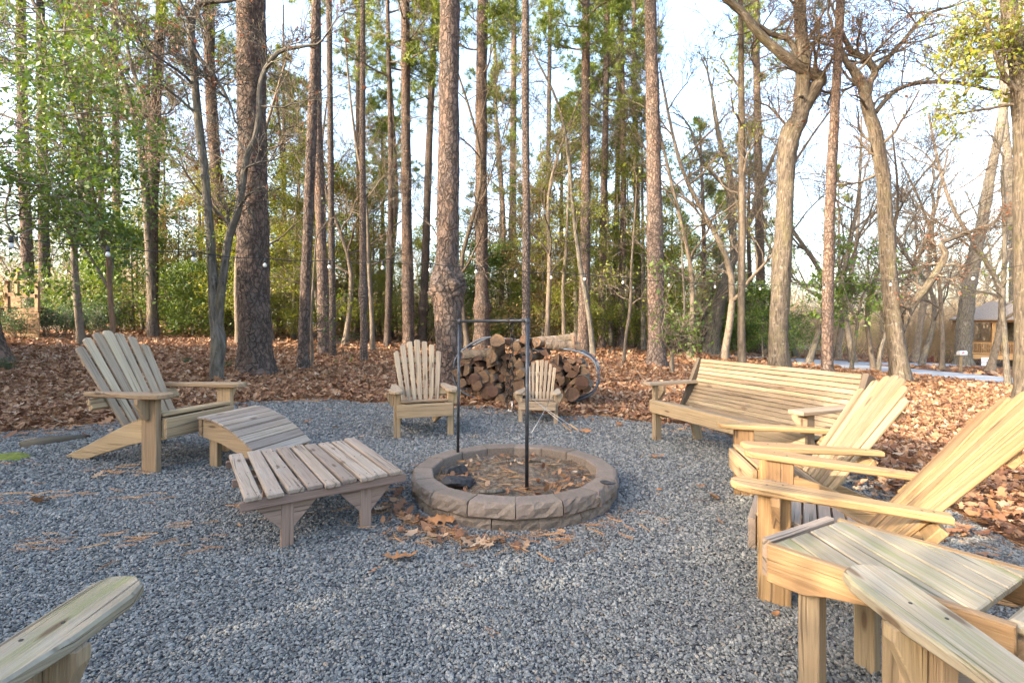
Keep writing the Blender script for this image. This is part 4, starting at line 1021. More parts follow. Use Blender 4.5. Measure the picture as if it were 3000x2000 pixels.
def grow(nb, p, d, L, r, lvl, mx, q, tips=None, up=.25, kids=(5, 5, 4, 3), spread=(.45, 1.0), rmin=.005, wig=.16):
    n = (9, 7, 6, 4, 3)[min(lvl, 4)]; dx, dy, dz = unit3(float(d[0]), float(d[1]), float(d[2])); G = GR.gauss
    x, y, z = float(p[0]), float(p[1]), float(p[2]); P = [(x, y, z)]; D = []; st = L / (n - 1)
    for i in range(n - 1):
        dx, dy, dz = unit3(dx + G(0, wig), dy + G(0, wig), dz + G(0, wig) + up * .12); D.append((dx, dy, dz))
        x += dx * st; y += dy * st; z += dz * st; P.append((x, y, z))
    rr = [max(r * (1 - .58 * i / (n - 1)), rmin) for i in range(n)]
    nb.tube(P, rr, (7, 5, 4, 3, 3)[min(lvl, 4)])
    if lvl >= mx:
        if tips is not None: tips.append((P[-1], D[-1])); tips.append((P[n // 2], D[-1]))
        return
    k = kids[min(lvl, len(kids) - 1)]; k = max(1, k + GR.randint(-1, 1))
    for j in range(k):
        t = GR.uniform(.25, .98) * (n - 1); i = min(int(t), n - 2); f = t - i; a, b = P[i], P[i + 1]
        s0 = (a[0] * (1 - f) + b[0] * f, a[1] * (1 - f) + b[1] * f, a[2] * (1 - f) + b[2] * f); e = D[i]
        v = (G(0, 1), G(0, 1), G(0, 1)); c = unit3(e[1] * v[2] - e[2] * v[1], e[2] * v[0] - e[0] * v[2], e[0] * v[1] - e[1] * v[0])
        an = GR.uniform(*spread); ca, sa = math.cos(an), math.sin(an)
        grow(nb, s0, (e[0] * ca + c[0] * sa, e[1] * ca + c[1] * sa, e[2] * ca + c[2] * sa + up * .35), L * GR.uniform(.45, .72), max(rr[i] * GR.uniform(.45, .65), rmin), lvl + 1, mx, q, tips, up, kids, spread, rmin, wig)
def leaf_cloud(C, size, q, aspect=.45, droop=.2, var=.3):
    """one folded rhombus leaf of two triangles... per point"""
    n = len(C); a = q.normal(0, 1, (n, 3)); a[:, 2] -= droop; a /= np.linalg.norm(a, axis=1)[:, None]
    b = np.cross(a, q.normal(0, 1, (n, 3))); b /= np.linalg.norm(b, axis=1)[:, None] + 1e-9
    s = size * q.lognormal(0, var, n)[:, None]; mid = C + a * s * .5
    V = np.stack([C, mid + b * s * aspect * .5, C + a * s, mid - b * s * aspect * .5], 1).reshape(-1, 3)
    return V, np.arange(n * 4).reshape(n, 4)
def tuft_cloud(C, D, size, q, k=9, w=.02):
    """pine tufts: k needles sprays round each tip"""
    n = len(C); C = np.repeat(C, k, 0); D = np.repeat(D, k, 0); a = D * .55 + q.normal(0, .6, (n * k, 3)) + np.array([0, 0, .12]); a /= np.linalg.norm(a, axis=1)[:, None]
    b = np.cross(a, q.normal(0, 1, (n * k, 3))); b /= np.linalg.norm(b, axis=1)[:, None]
    s = size * q.uniform(.6, 1.2, (n * k, 1)); ww = w * q.uniform(.6, 1.4, (n * k, 1))
    V = np.stack([C - b * ww * .4, C + b * ww * .4, C + a * s + b * ww, C + a * s - b * ww], 1).reshape(-1, 3)
    return V, np.arange(n * k * 4).reshape(-1, 4)

# shared crowns -----------------------------------------------------------------------------
def pine_crown(seed, h=9.0, rad=3.2, nbr=26, mat=L_PINE, tk=34, tsz=.23, tw=.011):
    """branches and needle tufts, origin at the crown's foot on the trunk axis"""
    q = np.random.default_rng(seed); nb = NB(); tips = []
    for i in range(nbr):
        t = (i + q.uniform(0, 1)) / nbr; z = h * t ** .9; L = rad * (1 - t * .75) * q.uniform(.45, 1.1) * (.55 + .45 * min(1, t * 4)); a = q.uniform(0, 6.28)
        if q.random() < .12: continue
        d = np.array([math.cos(a), math.sin(a), .15 + .75 * t]); grow(nb, (0, 0, z), d, L, .035 * (1.2 - t) + .012, 1, 3, q, tips, .35, (5, 5, 3), (.35, .8), .006, .13)
    C = np.array([t[0] for t in tips]); D = np.array([t[1] for t in tips])
    V, Fq = tuft_cloud(C + q.normal(0, .16, C.shape), D, tsz, q, tk, tw)
    return nb.mesh('branches', B_TWIG), np_mesh('needles', V, Fq, mat)
PCROWN = [pine_crown(200 + i, h, r, n) for i, (h, r, n) in enumerate(((9, 3.0, 24), (7.5, 3.4, 20), (10.5, 2.6, 26), (8, 2.8, 18)))]
def holly(seed, h, rad, mat, leaf=.085, per=7, nbr=34, base=.12, tk=1.0):
    q = np.random.default_rng(seed); nb = NB(); tips = []
    P = np.array([(0, 0, 0), (.03 * h * q.normal(), .03 * h * q.normal(), h * .4), (.04 * h * q.normal(), .04 * h * q.normal(), h)]); P = catmull(P, 9)
    nb2 = NB(); nb2.tube(P, np.linspace(.012 * h + .02, .012, 9), 8)
    for i in range(nbr):
        t = base + (1 - base) * (i + q.uniform(0, 1)) / nbr; z = h * t; j = min(int(t * 8), 7); p = P[j] * (1 - (t * 8 - j)) + P[j + 1] * (t * 8 - j)
        L = rad * (1.12 - t) ** .6 * q.uniform(.5, 1.15); a = q.uniform(0, 6.28)
        if q.random() < .1: continue
        d = np.array([math.cos(a), math.sin(a), q.uniform(-.1, .5)]); grow(nb, p, d, L, .012 + .004 * L, 1, 3, q, tips, .05, (5, 5, 3), (.35, .95), .004, .14)
    C = np.array([t[0] for t in tips]); C = np.repeat(C, per, 0) + q.normal(0, leaf * 1.6, (len(C) * per, 3)) * np.array([1.25, 1.25, .8])
    V, Fq = leaf_cloud(C, leaf, q)
    return nb2.mesh('trunk', B_GREY), nb.mesh('branches', B_TWIG), np_mesh('leaves', V, Fq, mat)
HOLLY = {'green': [holly(300 + i, 8, 2.5, L_HOLLY, .115, 22, 34) for i in range(3)],
         'tall': [holly(310 + i, 14, 2.6, L_YELLOW, .10, 26, 46, .15) for i in range(2)],
         'yellow': [holly(320 + i, 8, 2.7, L_YELLOW, .115, 18, 30) for i in range(2)],
         'bronze': [holly(330 + i, 8, 2.6, L_BRONZE, .115, 15, 28) for i in range(2)],
         'low': [holly(340 + i, 3.6, 2.3, L_HOLLY, .10, 24, 26, .06) for i in range(2)]}
def bare(seed, h, r, mat=B_TWIG, nbr=9, fork=True):
    q = np.random.default_rng(seed); nb = NB(); t_ = NB()
    P = catmull(np.array([(0, 0, 0), (.03 * h * q.normal(), .03 * h * q.normal(), .3 * h), (.06 * h * q.normal(), .06 * h * q.normal(), .65 * h), (.09 * h * q.normal(), .09 * h * q.normal(), h)]), 14)
    rr = np.linspace(r, r * .25, 14); rr[0] *= 1.35; t_.tube(P, rr, 9)
    for i in range(nbr):
        t = .28 + .7 * (i + q.uniform(0, 1)) / nbr; k = min(int(t * 13), 12); p = P[k]; a = q.uniform(0, 6.28)
        d = np.array([math.cos(a), math.sin(a), q.uniform(.3, 1.1)]); grow(nb, p, d, h * q.uniform(.22, .42) * (1.15 - .5 * t), rr[k] * q.uniform(.4, .65), 1, 4, q, None, .3, (5, 5, 4), (.4, .95), .007, .15)
    return t_.mesh('trunk', mat), nb.mesh('branches', mat)
BARE = [bare(400 + i, h, r, m, n) for i, (h, r, m, n) in enumerate(((14, .16, B_GREY, 11), (11, .12, B_TWIG, 10), (16, .2, B_PALE, 12), (9, .09, B_PALE, 9), (13, .14, B_OAK, 11)))]

# ------------------------------------------------------------------ the trees one can point to
def path3(base, pts):
    """photo-pixel points (x, y, width) in the plane of the tree's own depth -> local points and radii"""
    Yd = base.y; P = []; r = []
    for px, py, w in pts:
        p = at(px, py, Yd) - base; P.append((p.x, p.y, p.z)); r.append(w / 2 / F * Yd)
    return P, r
def extend(P, r, ztop, taper=.35, rng=random):
    """carry the stem on above the picture"""
    a, b = Vector(P[-2]), Vector(P[-1]); d = (b - a); d = d / max(d.z, .2)
    h = ztop - b.z
    if h > .5:
        for f in (.35, .7, 1.0): P.append(tuple(b + Vector((d.x * h * f * .5, d.y * h * f * .5, h * f)))); r.append(r[len(r) - 1] * (1 - (1 - taper) * .36))
    return P, r
def pine(base, pts, label, top=19, mat=B_PINE, sides=18, step=.22, crown=True, flare=.35, name='pine_tree', burl=None, rough=.035, cat='tree', group=None, rings=None):
    b = ground(*base) if not isinstance(base, Vector) else base
    P, r = path3(b, pts); P = [(0, 0, -.05)] + P[1:] if 0 else P
    P[0] = (P[0][0], P[0][1], -.06)
    o = empty(name, b, 0, label, cat, group)
    P, r = extend(P, r, top)
    me, Pp, rr = trunk(P, r, mat, sides, step, flare, rough, hash(label) % 9999, burl=burl, rings=rings); link('trunk', me, o)
    if crown:
        br, nd = random.choice(PCROWN); t = Pp[-1]; z0 = t[2] - 6.5; k = np.argmin(np.abs(Pp[:, 2] - z0)); rz = random.uniform(0, 6.28); s = random.uniform(.85, 1.15)
        c = link('crown', br, o, (Pp[k][0], Pp[k][1], z0), (0, 0, rz), s); link('needles', nd, c)
    return o, Pp, rr
def S(bx, by, wb, *up, **k):
    return (bx, by), [(bx, by, wb)] + list(up)
PINES = [
 (S(588 * 1.2755, 1097, 98, (747, 1000, 90), (741, 700, 84), (738, 350, 78), (736, 0, 74)), 'thickest pine on the left with deep plated red brown bark', dict(sides=30, step=.12)),
 (S(1316, 1150, 84, (1316, 1010, 80), (1312, 880, 80), (1310, 780, 66), (1313, 600, 62), (1315, 300, 60), (1317, 0, 57)), 'thick pine with a knobbly burl behind the grey chair', dict(sides=30, step=.12)),
 (S(1923, 1075, 52, (1922, 990, 48), (1918, 640, 45), (1912, 300, 38), (1905, 0, 33)), 'tall pine with flared roots behind the left end of the bench', dict(sides=24, step=.16, flare=.55)),
 (S(887, 1084, 31, (893, 900, 30), (905, 600, 29), (918, 250, 26), (926, 0, 25)), 'slim pine leaning slightly right, next right of the thickest pine', {}),
 (S(953, 1037, 40, (947, 900, 32), (940, 650, 30), (930, 400, 28), (928, 120, 24), (927, -60, 22)), 'pine standing between two slimmer pines right of the thickest one', {}),
 (S(975, 1048, 18, (974, 900, 18), (969, 500, 17), (964, 0, 16)), 'very thin straight pine right of the trio beside the thickest pine', dict(mat=B_PINE2)),
 (S(672, 981, 46, (650, 860, 32), (640, 600, 32), (625, 400, 31), (615, 200, 28), (613, 0, 26)), 'pale sunlit pine just left of the thickest pine', {}),
 (S(1066, 1062, 21, (1064, 800, 20), (1062, 400, 17), (1063, 0, 14)), 'thin straight pine midway between thickest and burled pine', dict(mat=B_PINE2)),
 (S(1134, 1015, 19, (1140, 800, 18), (1145, 500, 15), (1135, 0, 11)), 'slender pine with a bright top left of the grey chair', dict(mat=B_PINE2)),
 (S(1198, 1020, 36, (1195, 850, 34), (1190, 500, 28), (1188, 200, 26), (1187, 0, 26)), 'grey pine rising directly above the grey chair back', {}),
 (S(1236, 1004, 24, (1245, 800, 23), (1258, 400, 20), (1275, 0, 17)), 'narrow pine leaning right between the grey pine and the burled pine', dict(mat=B_PINE2)),
 (S(1412, 1022, 52, (1412, 900, 40), (1410, 600, 36), (1410, 300, 33), (1414, 0, 31)), 'straight pine right of the burled pine, behind the log pile', {}),
 (S(1543, 1120, 27, (1541, 950, 25), (1542, 600, 22), (1539, 300, 22), (1539, 0, 20)), 'slim pine rising straight up from behind the child chair', dict(mat=B_PINE2)),
 (S(1708, 1037, 40, (1712, 900, 33), (1716, 600, 28), (1716, 300, 24), (1717, 0, 22)), 'orange barked pine behind the right end of the log pile', {}),
 (S(1761, 1023, 22, (1766, 700, 21), (1774, 350, 18), (1779, 0, 16)), 'pale pine right of the orange barked one', {}),
 (S(1800, 1017, 20, (1803, 800, 18), (1812, 400, 14), (1822, 0, 12)), 'dark straight pine among the leaves left of the flared pine', dict(mat=B_PINE2)),
 (S(1871, 1023, 22, (1868, 800, 20), (1862, 400, 16), (1856, 0, 13)), 'pine close on the left of the flared pine', dict(mat=B_PINE2)),
 (S(2427, 1107, 32, (2424, 1000, 30), (2432, 600, 28), (2450, 250, 24), (2462, 0, 22)), 'tall straight pine with flaky bark behind the bench right end', dict(sides=20, step=.18)),
 (S(2230, 1036, 30, (2229, 900, 26), (2222, 500, 22), (2215, 100, 18), (2214, 0, 17)), 'far pine behind the dark holly near the road', {}),
 (S(447, 986, 31, (446, 850, 30), (446, 640, 30), (455, 350, 28), (468, 80, 25), (472, 0, 24)), 'tall pine behind the left chair, its bark pale and sunlit', {}),
 (S(345, 960, 22, (342, 850, 21), (340, 500, 19), (335, 0, 16)), 'far grey pine just right of the slim brown sapling', dict(mat=B_PINE2)),
 (S(256, 955, 21, (256, 850, 21), (257, 500, 19), (262, 0, 16)), 'far pine with an orange edge above the left fence', {}),
 (S(90, 960, 30, (82, 800, 28), (70, 500, 26), (60, 0, 22)), 'dark far pine just right of the deck post', {}),
 (S(140, 960, 27, (131, 800, 26), (125, 500, 24), (118, 0, 20)), 'far pine with reddish leaves before it, right of the deck', {}),
 (S(1500, 992, 26, (1500, 800, 25), (1503, 500, 20), (1506, 0, 15)), 'pine behind the hanging chain', {}),
 (S(1600, 990, 17, (1602, 800, 16), (1606, 500, 14), (1612, 0, 11)), 'dark thin pine behind the middle of the log pile', dict(mat=B_PINE2)),
 (S(1051, 988, 20, (1052, 800, 18), (1050, 400, 15), (1048, 0, 12)), 'far pine left of the thin straight midway pine', dict(mat=B_PINE2)),
]
for (base, pts), lab, kw in PINES:
    kw = dict(kw)
    if 'burl' in lab: kw['burl'] = (2.05, .38)
    pine(base, pts, lab, **kw)

# --- hardwoods with limbs
def hard(base, stems, label, mat=B_OAK, limbs=(), twig=(5, 3), leaf=None, name='bare_tree', flare=.35, seed=0, cat='tree', top=None, lsize=.07, lper=2, kids=(5, 5, 4), step=.16, tl=.30, twig_on=True):
    """stems: list of pixel polylines; the first is the trunk. limbs sprout from every stem"""
    b = ground(*base) if not isinstance(base, Vector) else base
    q = np.random.default_rng(seed); o = empty(name, b, 0, label, cat); nb = NB(); tips = []
    for i, st in enumerate(stems):
        st = [(p[0], p[1], p[2]) for p in st]; P, r = path3(b, st)
        yj = q.uniform(-.35, .35) if i else 0
        n = len(P); P = [(p[0] * (1 + 0), p[1] + yj * k / max(n - 1, 1) * 1.5, p[2]) for k, p in enumerate(P)]
        if i == 0: P[0] = (P[0][0], P[0][1], -.06)
        if i == 0 and top: P, r = extend(P, r, top)
        me, Pp, rr = trunk(P, r, mat, 16 if r[0] > .06 else 10, step, flare if i == 0 else .0, .045, seed + i, 'trunk' if i == 0 else 'limb'); link('trunk' if i == 0 else 'limb', me, o)
        if not twig_on: continue
        H = Pp[-1][2]
        for k in range(twig[0] + (2 if i else 0)):
            t = q.uniform(.35 if i == 0 else .2, 1.0); j = min(int(t * (len(Pp) - 1)), len(Pp) - 2)
            a = q.uniform(0, 6.28); d = np.array([math.cos(a), .8 * math.sin(a), q.uniform(-.1, .9)])
            L = q.uniform(.7, 1.4) * tl * max(H, 4) * .5
            grow(nb, Pp[j], d, L, max(min(rr[j] * .45, .05), .012), 1, twig[1] + 1, q, tips, .2, kids, (.4, 1.0), .0055, .19)
        grow(nb, Pp[-1], Pp[-1] - Pp[-3], tl * max(H, 4) * .6, rr[-1] * .9, 1, twig[1] + 1, q, tips, .3, kids, (.4, 1.0), .0055, .17)
    if nb.V: c = link('branches', nb.mesh('branches', B_TWIG if mat is B_OAK else mat), o)
    if leaf and tips:
        C = np.array([t[0] for t in tips]); C = np.repeat(C, lper, 0) + q.normal(0, .09, (len(C) * lper, 3)); C = C[q.random(len(C)) < leaf[1]]
        if len(C): V, Fq = leaf_cloud(C, lsize, q, .5, .5); link('leaves', np_mesh('leaves', V, Fq, leaf[0]), c)
    return o
hard((2283, 1094), [[(2283, 1094, 58), (2281, 980, 54), (2290, 765, 50), (2300, 600, 46), (2303, 480, 50), (2318, 390, 54), (2345, 330, 44), (2353, 190, 38), (2345, 60, 34), (2344, -80, 28), (2352, -300, 18)],
                    [(2318, 385, 40), (2355, 310, 40), (2388, 255, 37), (2395, 232, 34), (2350, 215, 30), (2280, 165, 27), (2210, 105, 24), (2165, 50, 22), (2096, -5, 19), (2000, -90, 12)],
                    [(2350, 190, 16), (2315, 115, 16), (2270, 95, 14), (2235, 65, 11)]],
     'grey oak with a doubled elbow limb behind the bench', B_OAK, twig=(9, 3), leaf=(L_BROWN, .10), seed=21, name='oak_tree', tl=.2)
hard((2640, 1120), [[(2640, 1120, 47), (2625, 1000, 46), (2612, 893, 42), (2594, 640, 38), (2590, 540, 36), (2580, 480, 36), (2566, 390, 34), (2545, 330, 30), (2528, 255, 27), (2500, 205, 22), (2478, 178, 16), (2440, 90, 10)],
                    [(2540, 300, 20), (2552, 240, 20), (2568, 205, 20), (2540, 165, 16), (2500, 135, 13), (2470, 60, 9)], [(2568, 205, 14), (2640, 130, 12), (2720, 40, 9), (2800, 10, 6)],
                    [(2565, 330, 13), (2620, 270, 12), (2700, 240, 11), (2830, 240, 10), (2985, 275, 8)],
                    [(2618, 1010, 22), (2640, 965, 25), (2668, 905, 23), (2714, 848, 22), (2755, 790, 19), (2778, 745, 17), (2768, 715, 14), (2790, 700, 13), (2850, 680, 10), (2900, 660, 7)]],
     'oak with a crooked low side limb right of the bench', B_OAK, twig=(10, 3), leaf=(L_BROWN, .14), seed=33, name='oak_tree', tl=.26)
hard((634, 1117), [[(634, 1117, 36), (636, 1060, 36), (641, 1005, 40), (632, 930, 32), (622, 800, 25), (612, 640, 23), (597, 480, 23), (584, 380, 22), (570, 230, 20), (562, 130, 20), (560, 70, 20), (575, 25, 18), (612, 5, 15), (680, 0, 12), (730, -40, 9)],
                    [(641, 960, 22), (650, 861, 24), (664, 760, 22), (678, 690, 22), (705, 620, 20), (724, 520, 17), (735, 460, 16), (760, 410, 15), (773, 340, 15), (776, 270, 14), (797, 215, 13), (835, 172, 12), (893, 160, 9), (944, 155, 6)],
                    [(566, 150, 14), (600, 190, 12), (625, 225, 12), (648, 262, 10), (668, 310, 8)], [(562, 90, 9), (548, 30, 8), (520, -40, 5)]],
     'crooked forked tree with a swollen foot behind the left chair arm', B_GREY, twig=(7, 3), leaf=(L_BROWN, .04), seed=41, name='crooked_tree', flare=.1, tl=.24)
hard((455, 990), [[(452, 990, 26), (448, 900, 24), (440, 780, 23), (430, 600, 22), (412, 430, 20), (400, 370, 18), (375, 270, 15), (340, 180, 12), (300, 60, 9), (290, -20, 6)], [(404, 385, 14), (425, 330, 13), (420, 280, 12), (390, 200, 9), (370, 90, 7)], [(410, 380, 10), (470, 410, 9), (540, 450, 8), (575, 480, 7)], [(398, 370, 10), (340, 340, 9), (290, 335, 7), (225, 345, 5)]],
     'bare tree with arching limbs against the pale pine behind the left chair', B_OAK, twig=(8, 3), leaf=(L_BROWN, .12), seed=47, tl=.30)
hard((2081, 1038), [[(2081, 1038, 48), (2095, 960, 38), (2108, 890, 33), (2140, 780, 27), (2150, 740, 22), (2140, 600, 20), (2136, 500, 18), (2110, 420, 14), (2090, 300, 10)], [(2150, 745, 16), (2200, 640, 14), (2225, 560, 13), (2262, 470, 11), (2290, 400, 8)], [(2140, 560, 12), (2070, 480, 10), (2040, 400, 8)]],
     'leaning grey tree behind the middle of the bench back', B_GREY, twig=(7, 3), leaf=(L_YELLOW, .2), seed=52, tl=.3)
hard((2173, 1082), [[(2173, 1082, 23), (2172, 900, 21), (2174, 600, 20), (2172, 300, 17), (2170, 0, 14)]], 'slim straight greenish trunk behind the bench back', B_TWIG, twig=(7, 3), leaf=(L_YELLOW, .5), seed=57, top=12, tl=.22, lsize=.09)
hard((2821, 1071), [[(2821, 1071, 44), (2826, 960, 38), (2838, 850, 35), (2858, 740, 31), (2880, 640, 28), (2900, 520, 25), (2925, 400, 21), (2960, 200, 22), (2990, 0, 16)]], 'broad grey tree beside the mailbox in front of the gazebo', B_GREY, twig=(8, 3), leaf=(L_BROWN, .05), seed=61, tl=.3, top=14)
hard((2970, 1072), [[(2968, 1072, 32), (2965, 980, 27), (2972, 850, 24), (2968, 700, 21), (2955, 500, 22), (2940, 300, 15), (2935, 50, 9)]], 'grey tree standing in front of the gazebo right part', B_GREY, twig=(8, 3), seed=63, tl=.3)
hard((3012, 1180), [[(3012, 1180, 62), (3008, 1000, 52), (2998, 700, 46), (2998, 400, 44), (2982, 190, 42), (2958, 30, 38), (2940, -120, 30)], [(2990, 280, 16), (2930, 230, 13), (2880, 150, 10), (2850, 60, 7)]], 'ivy grown trunk at the right picture edge', B_OAK, twig=(6, 3), leaf=(L_YELLOW, .55), seed=67, tl=.22, lsize=.10, lper=3)
hard((2953, 1131), [[(2953, 1131, 15), (2945, 1000, 13), (2938, 880, 12), (2944, 700, 11), (2935, 500, 8)]], 'thin sapling just left of the ivy grown trunk', B_GREY, twig=(6, 2), leaf=(L_YELLOW, .5), seed=71, tl=.3, lsize=.09)
hard((2680, 1061), [[(2680, 1061, 19), (2692, 980, 17), (2704, 900, 16), (2722, 760, 13), (2735, 600, 9)]], 'bare tree by the red railing across the road', B_PALE, twig=(7, 3), seed=73, tl=.4)
hard((2453, 1053), [[(2453, 1053, 17), (2460, 990, 15), (2470, 930, 14), (2490, 820, 12), (2510, 700, 9), (2520, 560, 6)]], 'leaning bare tree close right of the straight flaky pine', B_PALE, twig=(8, 3), seed=79, tl=.45)
hard((2493, 1084), [[(2493, 1084, 10), (2502, 1020, 9), (2512, 950, 8), (2524, 880, 7), (2545, 830, 5)], [(2512, 950, 6), (2490, 880, 5), (2478, 800, 4)]], 'slanting sapling with glossy leaves at the roadside', B_GREY, twig=(8, 2), leaf=(L_HOLLY, .95), seed=83, tl=.55, lsize=.16, lper=3)
hard((2572, 1090), [[(2572, 1090, 12), (2580, 1030, 11), (2592, 990, 10), (2608, 950, 9), (2618, 880, 6)]], 'thin crooked sapling hugging the oak with the low limb', B_GREY, twig=(5, 2), seed=89, tl=.3)
hard((1827, 1063), [[(1827, 1063, 10), (1832, 1000, 9), (1846, 900, 9), (1850, 780, 7), (1862, 600, 5)]], 'curving sapling left of the flared pine', B_TWIG, twig=(8, 2), leaf=(L_YELLOW, .6), seed=91, tl=.3, lsize=.1)
hard((1968, 1098), [[(1968, 1098, 11), (1968, 1050, 11), (1972, 1025, 11), (1995, 985, 8), (2005, 900, 7), (1998, 760, 5)], [(1970, 1030, 8), (1945, 1000, 7), (1935, 960, 5)]], 'forked sapling at the right foot of the flared pine', B_TWIG, twig=(7, 2), leaf=(L_HOLLY, .5), seed=93, tl=.35, lsize=.09)
hard((1736, 1042), [[(1738, 1042, 16), (1730, 960, 15), (1714, 850, 14), (1700, 780, 13), (1682, 640, 11), (1668, 480, 10), (1650, 360, 8), (1620, 268, 7), (1580, 190, 6), (1556, 140, 4)]], 'long slender tree arching left above the log pile', B_GREY, twig=(8, 3), leaf=(L_YELLOW, .4), seed=97, tl=.22, lsize=.09)
hard((1651, 1030), [[(1651, 1030, 14), (1652, 950, 13), (1650, 850, 12), (1660, 700, 9), (1668, 500, 6)]], 'pale lichened sapling behind the right of the log pile', B_PALE, twig=(7, 3), leaf=(L_BRONZE, .4), seed=101, tl=.3, lsize=.09)
hard((1091, 1031), [[(1091, 1031, 15), (1090, 950, 13), (1082, 800, 11), (1072, 600, 9), (1040, 400, 7), (1018, 200, 5), (1010, 60, 4)]], 'dark twisting tree right behind the thin midway pine', B_TWIG, twig=(8, 3), leaf=(L_BROWN, .06), seed=103, tl=.26)
hard((908, 1080), [[(908, 1080, 9), (914, 1040, 9), (912, 960, 8), (916, 850, 6), (926, 700, 4)]], 'thin bent sapling touching the slim leaning pine', B_TWIG, twig=(6, 2), leaf=(L_HOLLY, .3), seed=107, tl=.3)
hard((504, 968), [[(506, 968, 24), (500, 900, 22), (480, 830, 19), (470, 760, 15), (476, 600, 10)]], 'stout leaning trunk behind the low hollies on the left', B_OAK, twig=(6, 3), leaf=(L_HOLLY, .5), seed=109, tl=.3, lsize=.1)
hard((591, 968), [[(591, 968, 13), (589, 850, 12), (586, 700, 10), (580, 500, 7)]], 'thin dark trunk left of the crooked forked tree', B_TWIG, twig=(7, 3), leaf=(L_HOLLY, .4), seed=113, tl=.3, lsize=.1)
hard((1464, 990), [[(1464, 990, 18), (1462, 850, 17), (1470, 600, 14), (1455, 400, 11), (1448, 100, 8)]], 'grey hardwood between the straight pine and the chain', B_GREY, twig=(8, 3), leaf=(L_BRONZE, .25), seed=127, tl=.3, lsize=.1)
hard((216, 950), [[(222, 950, 12), (212, 850, 10), (213, 740, 8), (210, 500, 6)]], 'pale thin bare tree above the left fence', B_PALE, twig=(8, 3), seed=131, tl=.35)
hard((2330, 1046), [[(2332, 1046, 15), (2318, 1000, 14), (2306, 930, 12), (2300, 800, 9), (2290, 650, 6)]], 'leaning bare trunk beside the road behind the grey oak', B_GREY, twig=(8, 3), seed=137, tl=.4)
# big trunk at the left edge: only its roots show
pine(ground(-46, 1062), [(-46, 1062, 90), (-52, 900, 74), (-60, 500, 68), (-70, 0, 60)], 'trunk at the left edge, only its spreading root foot in view', flare=.75, sides=22)
# evergreen broadleaf tree hanging in from the left
def left_evergreen():
    b = ground(322, 1150); q = np.random.default_rng(5)
    o = empty('evergreen_tree', b, 0, 'dark broadleaf evergreen on a slim brown stem, leaves hanging over the left', 'tree')
    P, r = path3(b, [(334, 1150, 15), (330, 960, 15), (322, 850, 14), (316, 745, 13), (300, 690, 9), (280, 600, 8), (262, 480, 6)])
    P[0] = (P[0][0], P[0][1], -.05)
    me, Pp, rr = trunk(P, r, bark_hard('brown_bark', (.16, .09, .055), (.09, .055, .035), .1), 10, .15, .2, .03, 3); link('trunk', me, o)
    nb = NB(); tips = []
    def spray(px, py, dy, ex, ey, n, L):
        for _ in range(n):
            p = at(px + q.normal(0, ex), py + q.normal(0, ey), b.y + q.normal(dy, .7)) - b
            d = np.array([q.normal(.5, .6), q.normal(0, .5), q.normal(-.05, .3)]); grow(nb, np.array(p), d, L * q.uniform(.6, 1.2), .011, 2, 3, q, tips, -.1, (5, 5, 4), (.3, .9), .0035, .15)
    spray(20, 60, 0, 70, 70, 22, 1.3); spray(40, 260, 0, 60, 80, 24, 1.3); spray(60, 430, 0, 80, 60, 26, 1.3); spray(120, 560, 0, 90, 40, 24, 1.2); spray(110, 640, 0, 90, 25, 18, 1.0); spray(230, 620, 0, 60, 30, 6, .9); spray(190, 60, .5, 60, 40, 6, 1.0); spray(300, 400, 1, 50, 60, 3, .9); spray(-150, 300, 0, 90, 200, 16, 1.4)
    # boughs that carry the sprays
    for tx, ty in ((20, 60), (40, 260), (60, 430), (120, 560), (110, 640), (230, 620), (190, 60), (-150, 300), (300, 400)):
        e = np.array(at(tx, ty, b.y) - b); k = min(range(len(Pp)), key=lambda i: abs(Pp[i][2] - max(e[2] - 1.2, 1.2))); m_ = (Pp[k] + e) / 2 + np.array([0, q.normal(0, .2), .25])
        nb.tube(catmull(np.array([Pp[k], m_, e]), 10), np.linspace(.022, .010, 10), 6)
    c = link('branches', nb.mesh('branches', B_TWIG), o)
    C = np.array([t[0] for t in tips]); C = np.repeat(C, 14, 0) + q.normal(0, .11, (len(C) * 14, 3)); V, Fq = leaf_cloud(C, .07, q, .5, .45, .25); link('leaves', np_mesh('leaves', V, Fq, L_HOLLY), c)
left_evergreen()

